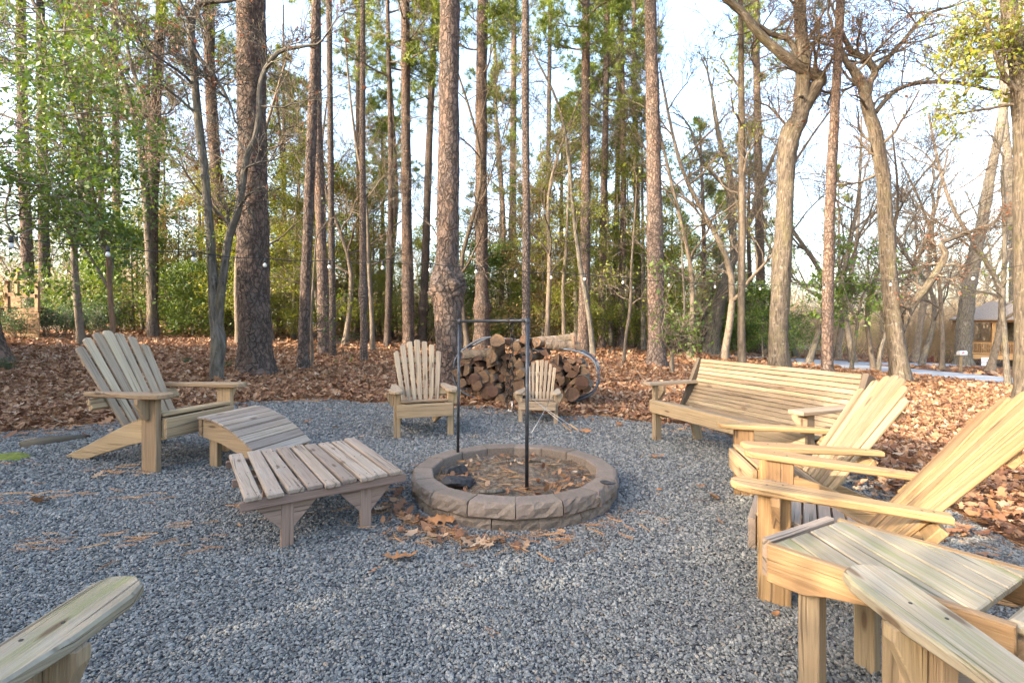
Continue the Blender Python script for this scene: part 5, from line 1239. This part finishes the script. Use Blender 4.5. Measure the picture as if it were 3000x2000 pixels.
# --- understory evergreens
def put(meshes, name, loc, rz, s, label, cat='tree', group=None):
    o = empty(name, loc, rz, label, cat, group); o.scale = (s, s, s)
    t = link('trunk', meshes[0], o); c = link('crown', meshes[1], o)
    if len(meshes) > 2: link('leaves', meshes[2], c)
    return o
UNDER = [(570, 985, 'low', 1.0, 'low dark holly behind the crooked forked tree'), (1560, 1005, 'tall', .8, 'tall yellow green tree just right of the slim pine at the child chair'), (1745, 1012, 'tall', .9, 'tall yellow green tree between the orange barked and pale pine'), (1835, 1008, 'tall', 1.05, 'tall yellow green tree behind the dark straight pine'), (1960, 1018, 'tall', .85, 'tall yellow green tree hugging the right of the flared pine'), (1080, 1000, 'tall', .7, 'tall yellow green tree right behind the thin midway pine'), (860, 995, 'tall', .75, 'tall yellow green tree right of the thickest pine'),
 (690, 985, 'yellow', .85, 'yellow green understory tree left behind the thickest pine'), (800, 1000, 'yellow', 1.0, 'dense leafy tree right behind the thickest pine'),
 (860, 985, 'bronze', .9, 'bronze tinted tree behind the slim leaning pine'), (1010, 995, 'bronze', 1.05, 'golden brown leaved tree left of the thin midway pine'), (1100, 990, 'bronze', .95, 'bronze leaved tree behind the slender bright pine'),
 (1165, 985, 'yellow', .8, 'yellow leaved tree left behind the grey chair pine'), (1255, 995, 'yellow', .85, 'yellow green tree left behind the burled pine'), (1370, 1000, 'green', .8, 'holly filling the gap right of the burled pine'),
 (1480, 1000, 'low', 1.6, 'low green holly behind the top of the log pile'), (1590, 1015, 'bronze', 1.1, 'golden bronze tree over the right of the log pile'), (1640, 1010, 'bronze', .9, 'bronze leaved tree over the right end of the log pile'),
 (1690, 1025, 'tall', .85, 'tall leafy tree round the orange barked pine'), (1790, 1020, 'tall', 1.0, 'tall leafy tree left of the flared pine'), (1885, 1030, 'tall', .95, 'tall leafy tree wrapped about the flared pine'), (1985, 1015, 'yellow', 1.2, 'yellow green tree right of the flared pine'),
 (2075, 1015, 'green', .9, 'holly behind the left half of the bench'), (2235, 1050, 'low', 1.1, 'dark layered holly behind the grey oak'), (2190, 1030, 'low', 1.2, 'dark layered holly left of the grey oak'), (2090, 1020, 'tall', 1.0, 'tall yellowish tree behind the bench'),
 (940, 1000, 'yellow', 1.1, 'yellow green tree behind the trio of slim pines'), (1060, 985, 'yellow', 1.3, 'tall yellow green tree behind the thin midway pine'), (1330, 990, 'yellow', 1.2, 'yellow green tree behind the burled pine'), (1440, 985, 'bronze', 1.3, 'bronze leaved tree left of the hanging chain'), (1550, 995, 'yellow', 1.25, 'yellow green tree behind the slim pine at the child chair'), (1760, 1000, 'bronze', 1.3, 'bronze leaved tree behind the pale pine'), (1940, 1000, 'yellow', 1.4, 'yellow green tree close behind the flared pine'), (2140, 1020, 'yellow', 1.2, 'yellow leaved tree behind the slim greenish trunk'), (620, 975, 'yellow', 1.2, 'yellow green tree behind the pale sunlit pine'),
 (730, 975, 'green', 1.0, 'far holly seen past the left edge of the thickest pine'), (420, 970, 'yellow', .9, 'yellow green bush tree behind the left chair'), (510, 975, 'bronze', .8, 'bronze bush tree near the stout leaning trunk'), (390, 975, 'low', 1.4, 'low holly behind the slim brown stem')]
for i, (px, py, kd, s, lab) in enumerate(UNDER):
    b = ground(px, py); put(HOLLY[kd][i % len(HOLLY[kd])], 'understory_tree', b, random.uniform(0, 6.28), s * random.uniform(.9, 1.1), lab)

# --- woodland further back
PTR = {}
def far_pine(b, h, s):
    if 'm' not in PTR:
        nb = []
        for k in range(3):
            q = np.random.default_rng(900 + k); me, Pp, rr = trunk([(0, 0, -.1), (.1 * q.normal(), 0, 5), (.25 * q.normal(), .2, 11), (.3 * q.normal(), .2, 20)], [.19, .165, .14, .05], B_PINE, 9, .6, .25, .03, k); nb.append((me, Pp))
        PTR['m'] = nb
    me, Pp = random.choice(PTR['m']); o = empty('pine_tree', b, random.uniform(0, 6.28), 'far pine in the sunlit wood beyond the clearing', 'tree', 'far pines in the wood'); o.scale = (s, s, h / 20)
    link('trunk', me, o)
    br, nd = random.choice(PCROWN); z0 = random.uniform(9.5, 12.5); c = link('crown', br, o, (Pp[-1][0], Pp[-1][1], z0), (0, 0, 0), (1 / s, 1 / s, 20 / h)); link('needles', nd, c)
MID = [(240, 16, 1, 1.0), (700, 20, 1, 1.1), (1010, 23, 1, 1.1), (1370, 24, 1, 1.2), (1600, 22, 1, 1.1), (2020, 23, 1, 1.2), (2120, 24, 2, .9), (2370, 26, 0, 1.0), (2500, 30, 2, 1.0), (2560, 24, 1, 1.0), (2700, 34, 0, 1.1), (2760, 27, 1, 1.1), (2900, 30, 2, 1.0), (2640, 44, 2, 1.1), (2440, 42, 4, 1.1), (2860, 50, 0, 1.2)]
for i, (px, Yd, k, s_) in enumerate(MID):
    x = (px - CX) / F * Yd; put(BARE[k], 'bare_tree', onground(x, Yd), i * 2.1, s_, 'leafless twiggy tree among the nearer pines', 'tree', 'bare trees among the nearer pines')
MIDP = [(820, 30, 15), (1110, 35, 15), (1470, 34, 15), (1650, 32, 15), (2060, 36, 17), (2200, 38, 16), (300, 32, 18)]
for px, Yd, h in MIDP: far_pine(onground((px - CX) / F * Yd, Yd), h, 1.0)
R2 = random.Random(99)
for i in range(50):
    px = R2.uniform(-350, 3350); right = px > 2050
    Yd = R2.uniform(26, 62) if not right else R2.uniform(38, 75)
    x = (px - CX) / F * Yd; b = onground(x, Yd)
    if in_poly(ROAD, np.array([x]), np.array([Yd]))[0] or in_poly(DRIVE, np.array([x]), np.array([Yd]))[0]: continue
    if px > 2650 and 36 < Yd < 47: continue
    u = R2.random()
    if u < (.46 if not right else .20): far_pine(b, R2.uniform(15, 24), R2.uniform(.7, 1.2))
    elif u < (.74 if not right else .85): put(R2.choice(BARE), 'bare_tree', b, R2.uniform(0, 6.28), R2.uniform(.75, 1.3), 'far leafless tree in the wood beyond the clearing', 'tree', 'far bare trees in the wood')
    else:
        kd = R2.choice(['green', 'yellow', 'bronze', 'yellow']); put(R2.choice(HOLLY[kd]), 'understory_tree', b, R2.uniform(0, 6.28), R2.uniform(.7, 1.2), 'far leafy understory tree in the wood beyond the clearing', 'tree', 'far leafy trees in the wood')
for i in range(46):                                    # last belt of trees
    px = R2.uniform(-700, 3700); Yd = R2.uniform(75, 120); b = onground((px - CX) / F * Yd, Yd)
    m = R2.choice(BARE + [HOLLY['yellow'][0], HOLLY['bronze'][0], HOLLY['tall'][0]]); put(m, 'bare_tree' if len(m) == 2 else 'understory_tree', b, R2.uniform(0, 6.28), R2.uniform(1.1, 1.7) if len(m) == 2 else R2.uniform(1.0, 1.5), 'hazy tree in the last belt of woodland' if len(m) == 2 else 'hazy leafy tree in the last belt of woodland', 'tree', 'last belt of bare trees' if len(m) == 2 else 'last belt of leafy trees')

# ------------------------------------------------------------------ undergrowth at the far edge of the wood
def brush_mesh(i, mat):
    q = np.random.default_rng(600 + i); nb = NB()
    for k in range(9):
        a = q.uniform(0, 6.28); grow(nb, (q.normal(0, .35), q.normal(0, .35), 0), (math.cos(a) * .5, math.sin(a) * .5, 1), q.uniform(1.2, 2.6), .014, 1, 3, q, None, .3, (5, 5, 4), (.3, .8), .006, .12)
    return nb.mesh('brush', mat)
M_BRUSH = plain('dry_brush', (.40, .30, .19), .9, 0, .3, 3, 0)
def leafy_brush(i):
    q = np.random.default_rng(640 + i); C = q.normal(0, 1, (420, 3)) * np.array([.75, .75, .55]) + np.array([0, 0, .9]); V, Fq = leaf_cloud(C, .13, q); return np_mesh('leafy_brush', V, Fq, (L_BRONZE, L_YELLOW)[i % 2])
brushes = source('brush_source', [brush_mesh(0, M_BRUSH), brush_mesh(1, M_BRUSH), brush_mesh(2, M_BRUSH), leafy_brush(0), leafy_brush(1), leafy_brush(3)])
n = 620; px = RNG.uniform(-500, 3500, n); Yd = RNG.uniform(30, 95, n); right = px > 2100; Yd = np.where(right, np.maximum(Yd, 44), Yd); x = (px - CX) / F * Yd
k = ~in_poly(ROAD, x, Yd) & ~in_poly(DRIVE, x, Yd); x, Yd, n = x[k], Yd[k], k.sum(); s = RNG.uniform(.6, 1.6, n) * (1 + Yd / 120)
scatter('undergrowth', np.stack([x, Yd, g(x, Yd)], -1), np.stack([np.zeros(n), np.zeros(n), RNG.uniform(0, 6.28, n)], -1), np.stack([s, s, s], -1), brushes, 6, 'dry tan brush and saplings along the far edge of the wood', np.where(right[k], RNG.choice([0, 1, 2, 0, 1, 2, 4], n), RNG.choice([0, 1, 3, 4, 5, 4, 5], n)))

# ------------------------------------------------------------------ added shading house and hedgerow, then deck, fence and shrubs on the left
def T(t, s): return Vector((t * .883 + s * .469, t * .469 - s * .883, 0))
def box(m, lo, hi, bev=0):
    lo, hi = Vector(lo), Vector(hi); m.prism([(lo.x, lo.y), (hi.x, lo.y), (hi.x, hi.y), (lo.x, hi.y)], hi.z - lo.z, axes((0, 0, (lo.z + hi.z) / 2), (1, 0, 0), (0, 1, 0), (0, 0, 1)), bev); return m
def house(name, loc, rz, w, d, h, roof, mw, label, wins, over=.5, cat='house'):
    """front faces local -y; w along x"""
    o = empty(name, loc, rz, label, cat)
    box(MB(), (-w / 2, 0, -.6), (w / 2, d, h)).build('wall', mw, o)
    m = MB(); y0, y1 = -over, d + over; m.prism([(y0, h - .02), (y1, h - .02), (y1, h + .10), (d / 2, h + roof), (y0, h + .10)], w + 2 * over, axes((0, 0, 0), (0, 1, 0), (0, 0, 1), (1, 0, 0)), 0); m.build('roof', M_ROOF, o)
    for gx in (-w / 2, w / 2):
        pass
    for (x, z, ww, hh) in wins:
        fr = MB().board((x - ww / 2 - .09, -.03, z), (x + ww / 2 + .09, -.03, z), hh + .18, .05, (0, 1, 0), .005).build('window', M_TRIM, o)
        MB().board((x - ww / 2, -.075, z), (x + ww / 2, -.075, z), hh, .03, (0, 1, 0), .002).build('pane', M_GLASSD, fr)
    return o
hc = T(-9.4, -11.6); house('house', Vector((hc.x, hc.y, float(g(hc.x, hc.y)))), math.atan2(.469, .883) + R(90) , 17.2, 8, 5.0, 2.0, M_SIDING, 'unseen two storey house added beside the clearing to shade the fire pit', [(-5, 1.6, 1.1, 1.5), (0, 1.6, 1.1, 1.5), (5, 1.6, 1.1, 1.5), (-5, 3.9, 1.0, 1.1), (0, 3.9, 1.0, 1.1), (5, 3.9, 1.0, 1.1)])  # out of view, added on the sun side; its height sets the shade
def added_shade_hedge():  # out of view, added to keep low sun off the near gravel
    p = T(-6.2, -.9); b = onground(p.x, p.y); q = np.random.default_rng(77); o = empty('added_shade_hedge', b, math.atan2(.469, .883), 'unseen evergreen hedgerow added by the house corner to shade the front gravel', 'added_shade_hedge')
    n = 15000; C = np.stack([q.uniform(-.6, .6, n), q.uniform(-2.9, 2.0, n), q.uniform(.05, 3.45, n) + .12 * np.sin(q.uniform(0, 6, n))], -1)
    V, Fq = leaf_cloud(C, .12, q, .6); link('leaves', np_mesh('leaves', V, Fq, L_HOLLY), o)
    for y in np.linspace(-2.4, 1.8, 7): MB().tube([(0, y, 0), (.05, y + .05, 1.2), (0, y, 2.6)], [.05, .04, .015], 7).build('stem', B_TWIG, o)
added_shade_hedge()
def deck():
    Yd = 17.5; b = onground(at(0, 944, Yd).x, Yd); o = empty('deck_stairs', b, 0, 'wooden deck corner with railing and steps at the left edge', 'deck')
    X = lambda px: at(px, 944, Yd).x - b.x
    Zp = lambda py: at(0, py, Yd).z - b.z
    x0, x1 = X(-140), X(116)
    for k in range(8):
        z1 = Zp(904) - k * .195
        if z1 < .05: break
        MB().board((X(16) if k < 2 else x0, 0, z1 - .095), (x1, 0, z1 - .095), .185, .035, (0, -1, 0)).build('skirt_board', W_DECK, o)
    for k in range(12): MB().board((x0 - 1.5, .12 + k * .145, Zp(903) + .02), (x1 + .03 - k * .145, .12 + k * .145, Zp(903) + .02), .138, .03).build('deck_board', W_DECK, o)
    for px, zt, y in ((22, 822, -.03), (110, 825, -.03), (50, 796, 1.75)):
        xx = at(px, 944, Yd + y).x - b.x
        MB().board((xx, y, Zp(905) - .1), (xx, y, at(0, zt, Yd + y).z - b.z), .12, .10, (0, -1, 0)).build('railing_post', W_DECK, o)
    for pa, pb, za, zb in ((22, 112, 822, 826), (24, 112, 862, 867)):
        MB().board((X(pa), -.10, Zp(za)), (X(pb), -.10, Zp(zb)), .12, .035, (0, -1, 0) if za > 830 else (0, 0, 1)).build('railing', W_DECK, o)
    for za, zb in ((832, 818), (874, 860)):
        MB().board((X(-60), -.16, Zp(za) - .25), (X(24), -.16, Zp(zb)), .11, .04, (0, -1, 0)).build('stair_rail', W_DECK, o)
    for k in range(4):
        z = Zp(905) - .19 * (k + 1); MB().board((X(-100), -.2 - k * .27, z), (X(12), -.2 - k * .27, z), .26, .04).build('step', W_DECK, o)
    for k in range(5): MB().board((at(32, 944, Yd + .9).x - b.x, .9, Zp(865) - .14 * k), (at(62, 944, Yd + .9).x - b.x, .9, Zp(865) - .14 * k), .13, .03, (0, -1, 0)).build('screen_board', W_DECK, o)
deck()
def fence():
    A = at(118, 944, 22); B = at(308, 944, 27); C2 = at(430, 944, 30); o = empty('picket_fence', onground(A.x, A.y), 0, 'old dark picket fence behind the shrubs on the left', 'fence')
    b = o.location; base = MB(); done = None
    def run(P, Q, h, n):
        for i in range(n):
            f = i / (n - 1); p = P.lerp(Q, f); z = float(g(p.x, p.y)) - b.z; hh = h + random.uniform(-.03, .03)
            MB().board((p.x - b.x, p.y - b.y, z), (p.x - b.x, p.y - b.y, z + hh), .13, .022, (-.3, -1, 0), .002).build('picket', W_DARK, o)
        for zz in (.35, h - .12):
            p, q = P - b, Q - b; p.z = float(g(P.x, P.y)) - b.z + zz; q.z = float(g(Q.x, Q.y)) - b.z + zz
            MB().board(p + Vector((0, .03, 0)), q + Vector((0, .03, 0)), .09, .04, (-.3, -1, 0)).build('rail', W_DARK, o)
    run(A, B, .95, 46); run(at(362, 944, 27.5), C2, .62, 26)
fence()
def shrub_mesh(i):
    q = np.random.default_rng(700 + i); nb = NB(); tips = []
    for k in range(13):
        a = q.uniform(0, 6.28); grow(nb, (q.normal(0, .08), q.normal(0, .08), 0), (math.cos(a) * .55, math.sin(a) * .55, 1), q.uniform(.5, .95), .010, 1, 3, q, tips, .2, (4, 4, 3), (.3, .8), .003, .13)
    C = np.array([t[0] for t in tips]); C = np.repeat(C, 5, 0) + q.normal(0, .06, (len(C) * 5, 3)); C[:, 2] = np.maximum(C[:, 2], .1); V, Fq = leaf_cloud(C, .065, q)
    return nb.mesh('stems', B_TWIG), np_mesh('leaves', V, Fq, L_SHRUB)
SHR = [shrub_mesh(i) for i in range(3)]
for i, (px, py, s, lab) in enumerate(((55, 995, 1.0, 'dark green shrub in front of the deck boards'), (-5, 985, .9, 'shrub cut by the left picture edge'), (135, 992, 1.15, 'shrub right beside the deck corner'), (190, 988, 1.2, 'rounded shrub second from the deck'), (240, 984, 1.25, 'full green shrub left of the slim brown stem'), (285, 980, 1.2, 'shrub beneath the slim brown stem'), (350, 972, 1.3, 'last shrub of the row before the pine'))):
    b = ground(px, py); o = empty('shrub', b, i * 1.3, lab, 'shrub', 'shrubs by the deck'); o.scale = (s, s, s); m = SHR[i % 3]; c = link('stems', m[0], o); link('leaves', m[1], o)
b = ground(18, 1088)
for (px, py, s, lab) in ((25, 1090, .35, 'low green weeds at the left edge of the leaf litter'), (543, 1068, .22, 'tiny green weed in the leaves behind the left chair'), (665, 1082, .25, 'small green weed at the foot of the thickest pine'), (1932, 1076, .22, 'small green sprig at the foot of the flared pine')):
    b = ground(px, py); o = empty('weed', b, px, lab, 'weed'); o.scale = (s, s, s * .7); link('stems', SHR[0][0], o); link('leaves', SHR[0][1], o)

# ------------------------------------------------------------------ string lights
BULBS = [(32, 708), (316, 737), (566, 753), (776, 772), (965, 778), (1121, 781), (1260, 788), (1395, 794), (1510, 807), (1615, 813), (1713, 818), (1825, 829), (1960, 838), (2095, 844), (2227, 850), (2414, 846), (2609, 836), (2851, 816)]
def string_lights():
    pts = []
    for px, py in BULBS:
        Yd = F * .90 / (HY - (py - 16)); p = at(px, py - 16, Yd); pts.append(p)
    first = pts[0] + (pts[0] - pts[1]) * 1.2 + Vector((0, 0, .25)); last = pts[-1] + (pts[-1] - pts[-2]) * 1.0 + Vector((0, 0, .2))
    b = Vector((pts[8].x, pts[8].y, pts[8].z)); o = empty('string_lights', b, 0, 'black string of white globe bulbs strung between the trees', 'string lights')
    W = []
    al = [first] + pts + [last]
    for i in range(len(al) - 1):
        for k in range(6):
            f = k / 6; p = al[i].lerp(al[i + 1], f); p.z -= .045 * math.sin(math.pi * f) * -1 if 0 else .0; p.z += -.03 * math.sin(math.pi * f) ; W.append(p - b)
    W.append(last - b); MB().tube(W, .006, 5).build('cable', M_BLACK, o)
    s = MB(); s.tube([(0, 0, .0), (0, 0, -.015), (0, 0, -.06), (0, 0, -.068)], [.008, .02, .022, .018], 8); so = s.build('socket', M_SOCKET, o)
    prof = [(0, .012), (-.010, .016), (-.025, .024), (-.042, .026), (-.056, .02), (-.064, .006)]
    m = MB(); m.tube([(0, 0, z) for z, _ in prof], [r for _, r in prof], 10); bo = m.build('bulb', M_BULB, so); bo.location = (0, 0, -.066)
    for i, p in enumerate(pts):
        if i == 0: a = so; 
        else:
            a = so.copy(); COL.objects.link(a); c = bo.copy(); COL.objects.link(c); c.parent = a
        a.location = p - b
string_lights()

# ------------------------------------------------------------------ across the road: gazebo, mailbox, sign, railing, houses
def gazebo():
    Yd = 39.0; c = at(2925, 1068, Yd); b = Vector((c.x + 1.2, c.y + 1.3, c.z)); o = empty('gazebo', b, R(-43), 'timber gazebo with hipped shingle roof and railing across the road', 'gazebo')
    px = Yd / F
    w = 4.7; d = 4.2; zf = .75; ze = 3.35
    for k in range(22): MB().board((-w / 2, -d / 2 + (k + .5) * d / 22, zf), (w / 2, -d / 2 + (k + .5) * d / 22, zf), d / 22 * .95, .05).build('floor_board', W_GAZ, o)
    for s in (-1, 1): MB().board((-w / 2 - .02, s * (d / 2 + .03), zf - .16), (w / 2 + .02, s * (d / 2 + .03), zf - .16), .32, .05, (0, 1, 0)).build('rim_board', W_GAZ, o); MB().board((s * (w / 2 + .03), -d / 2, zf - .16), (s * (w / 2 + .03), d / 2, zf - .16), .30, .05, (1, 0, 0)).build('rim_board', W_GAZ, o)
    for x in (-w / 2 + .1, -.25, w / 2 - .1):
        for y in (-d / 2 + .1, d / 2 - .1): MB().board((x, y, -.2), (x, y, ze), .22, .2, (0, 1, 0)).build('post', W_GAZ, o)
    for y in (-d / 2 + .1, d / 2 - .1):
        for z in (zf + .12, zf + .95): MB().board((-w / 2 + .2, y, z), (w / 2 - .2, y, z), .09, .06, (0, 1, 0)).build('railing', W_GAZ, o)
        n = 34
        for k in range(n):
            x = -w / 2 + .25 + (w - .5) * k / (n - 1); MB().board((x, y - .002, zf + .12), (x, y - .002, zf + .93), .045, .035, (0, 1, 0)).build('baluster', W_GAZ, o)
    for s in (-1, 1): MB().board((-w / 2 - .35, s * (d / 2 + .1), ze + .1), (w / 2 + .35, s * (d / 2 + .1), ze + .1), .22, .06, (0, 1, 0)).build('beam', W_GAZ, o)
    e = .55; W2, D2 = w / 2 + e, d / 2 + e; z0 = ze + .16
    V = [(-W2, -D2, z0), (W2, -D2, z0), (W2, D2, z0), (-W2, D2, z0), (-W2, -D2, z0 + .12), (W2, -D2, z0 + .12), (W2, D2, z0 + .12), (-W2, D2, z0 + .12), (-.5, 0, z0 + 1.55), (.5, 0, z0 + 1.55)]
    Fc = [(3, 2, 1, 0), (0, 1, 5, 4), (1, 2, 6, 5), (2, 3, 7, 6), (3, 0, 4, 7), (4, 5, 9, 8), (5, 6, 9), (6, 7, 8, 9), (7, 4, 8)]
    me = bpy.data.meshes.new('roof'); me.from_pydata(V, [], Fc); me.update(); me.materials.append(M_ROOF); link('roof', me, o)
    for y in (-.55, .0): MB().board((-.6, y + .8, zf + .62), (.8, y + .8, zf + .62), .16, .04, (0, 1, 0) if y else (0, 0, 1)).build('swing_board', W_GAZ, o)
gazebo()
def mailbox():
    b = ground(2815, 1090); k = b.y / F; o = empty('mailbox', b, R(12), 'white mailbox with red flag on a wooden post by the road', 'mailbox')
    h = (1090 - 1030) * k; MB().board((0, 0, 0), (0, 0, h - .22), .10, .10, (0, 1, 0)).build('post', W_PALE, o)
    MB().board((-.42, .0, h - .20), (.30, 0, h - .20), .16, .04).build('shelf', W_PALE, o)
    n = 8; prof = [(-.10, 0), (.10, 0)] + [(.10 * math.cos(math.pi * i / n), .13 + .10 * math.sin(math.pi * i / n)) for i in range(n + 1)]
    MB().prism(prof, .50, axes((.08, 0, h - .178), (0, 1, 0), (0, 0, 1), (1, 0, 0)), .006).build('box', M_MAIL, o)
    MB().board((-.05, -.108, h - .05), (.10, -.108, h - .02), .06, .008, (0, 1, 0), .001).build('flag', M_RED, o)
mailbox()
def sign():
    b = ground(2893, 1071); b = onground((2893 - CX) / F * 31, 31.0); o = empty('yard_sign', b, R(-5), 'white yard sign with dark lettering in front of the gazebo', 'sign')
    z0 = CAMH - (1071 - HY) / F * 31 - b.z; w = .72; h = .52; z0 = max(z0, .12)
    for s in (-.25, .25): MB().tube([(s, .01, -.1), (s, .01, z0 + .1)], .006, 6).build('stake', M_STEEL, o)
    MB().board((-w / 2, 0, z0 + h / 2), (w / 2, 0, z0 + h / 2), h, .012, (0, -1, 0), .001).build('panel', M_WHITE, o)
    cu = bpy.data.curves.new('lettering', 'FONT'); cu.body = 'JACKSON'; cu.align_x = 'CENTER'; cu.size = .165; cu.extrude = .001; cu.materials.append(M_NAVY)
    t = link('lettering', cu, o, (0, -.0095, z0 + .16), (R(90), 0, 0))
    MB().prism([(-.05, 0), (.05, 0), (0, -.05)], .004, axes((0, -.0095, z0 + .12), (1, 0, 0), (0, 0, 1), (0, -1, 0)), 0).build('arrow_mark', M_NAVY, o)
    MB().board((-.26, -.0095, z0 + .38), (.26, -.0095, z0 + .38), .025, .004, (0, -1, 0), 0).build('printed_line', M_NAVY, o)
sign()
def railing():
    a = ground(2700, 1062); b = ground(2735, 1063); o = empty('red_railing', a, 0, 'short red stair railing beside the driveway', 'railing')
    Yd = a.y + 1.5; P = lambda px, py: at(px, py, Yd) - a
    for px, y0, y1 in ((2669, 1062, 1052), (2707, 1064, 1043), (2733, 1065, 1043)): MB().board(P(px, y0 + 8), P(px, y1), .14, .12, (0, -1, 0)).build('post', W_RED, o)
    MB().board(P(2696, 1056), P(2707, 1050), .10, .06, (0, -1, 0)).build('rail', W_RED, o); MB().board(P(2709, 1056), P(2731, 1047), .10, .06, (0, -1, 0)).build('rail', W_RED, o)
    for k in range(4):
        px = 2712 + k * 5; MB().board(P(px, 1068), P(px, 1054 - k * 1.8), .05, .05, (0, -1, 0)).build('baluster', W_RED, o)
railing()
def far_house(px, py, Yd, w, h, roof, mw, label, wins, rz=0):
    x = (px - CX) / F * Yd; house('house', onground(x, Yd), R(rz), w, 7, h, roof, mw, label, wins)
far_house(1905, 990, 62, 5, 2.7, 1.9, M_BRICK, 'red brick house far behind the flared pine', [(-1.4, 1.5, .9, 1.3), (1.3, 1.5, .9, 1.3)], 12)
far_house(1650, 985, 74, 9, 3.2, 2.0, M_SIDING, 'pale blue house far behind the log pile', [(-3, 1.7, 1, 1.4), (0, 1.7, 1, 1.4), (3, 1.7, 1, 1.4)], -10)
far_house(2375, 1010, 66, 9, 3.2, 2.2, M_SIDING, 'pale grey house far across the road', [(-3, 1.7, 1, 1.4), (0, 1.7, 1, 1.4), (3, 1.7, 1, 1.4)], 15)
far_house(830, 965, 85, 9, 3.0, 2.0, M_SIDING, 'pale house glimpsed through the wood behind the slim leaning pine', [(-3, 1.7, 1, 1.4), (1, 1.7, 1, 1.4)], 5)

# ------------------------------------------------------------------ tell the far trees apart by their order across the picture
for grp, tmpl in (('far pines in the wood', 'far sunlit pine beyond the clearing, %s of the far pines from the left'), ('far bare trees in the wood', 'far leafless tree beyond the clearing, %s of its kind from the left'), ('last belt of bare trees', 'hazy bare tree in the last belt of woodland, %s from the left'),
                  ('far leafy trees in the wood', 'far leafy understory tree beyond the clearing, %s of its kind from the left'), ('last belt of leafy trees', 'hazy leafy tree in the last belt, %s of its kind from the left'), ('bare trees among the nearer pines', 'leafless twiggy tree among the nearer pines, %s of its kind from the left'), ('logs heaped on the pile', 'round log heaped on the top centre of the pile, %s from the left')):
    L_ = sorted([o for o in COL.objects if o.get('group') == grp and o.get('category')], key=lambda o: o.matrix_basis.translation.x / o.matrix_basis.translation.y)
    for i, o in enumerate(L_): o['label'] = tmpl % ORD[i + 1]
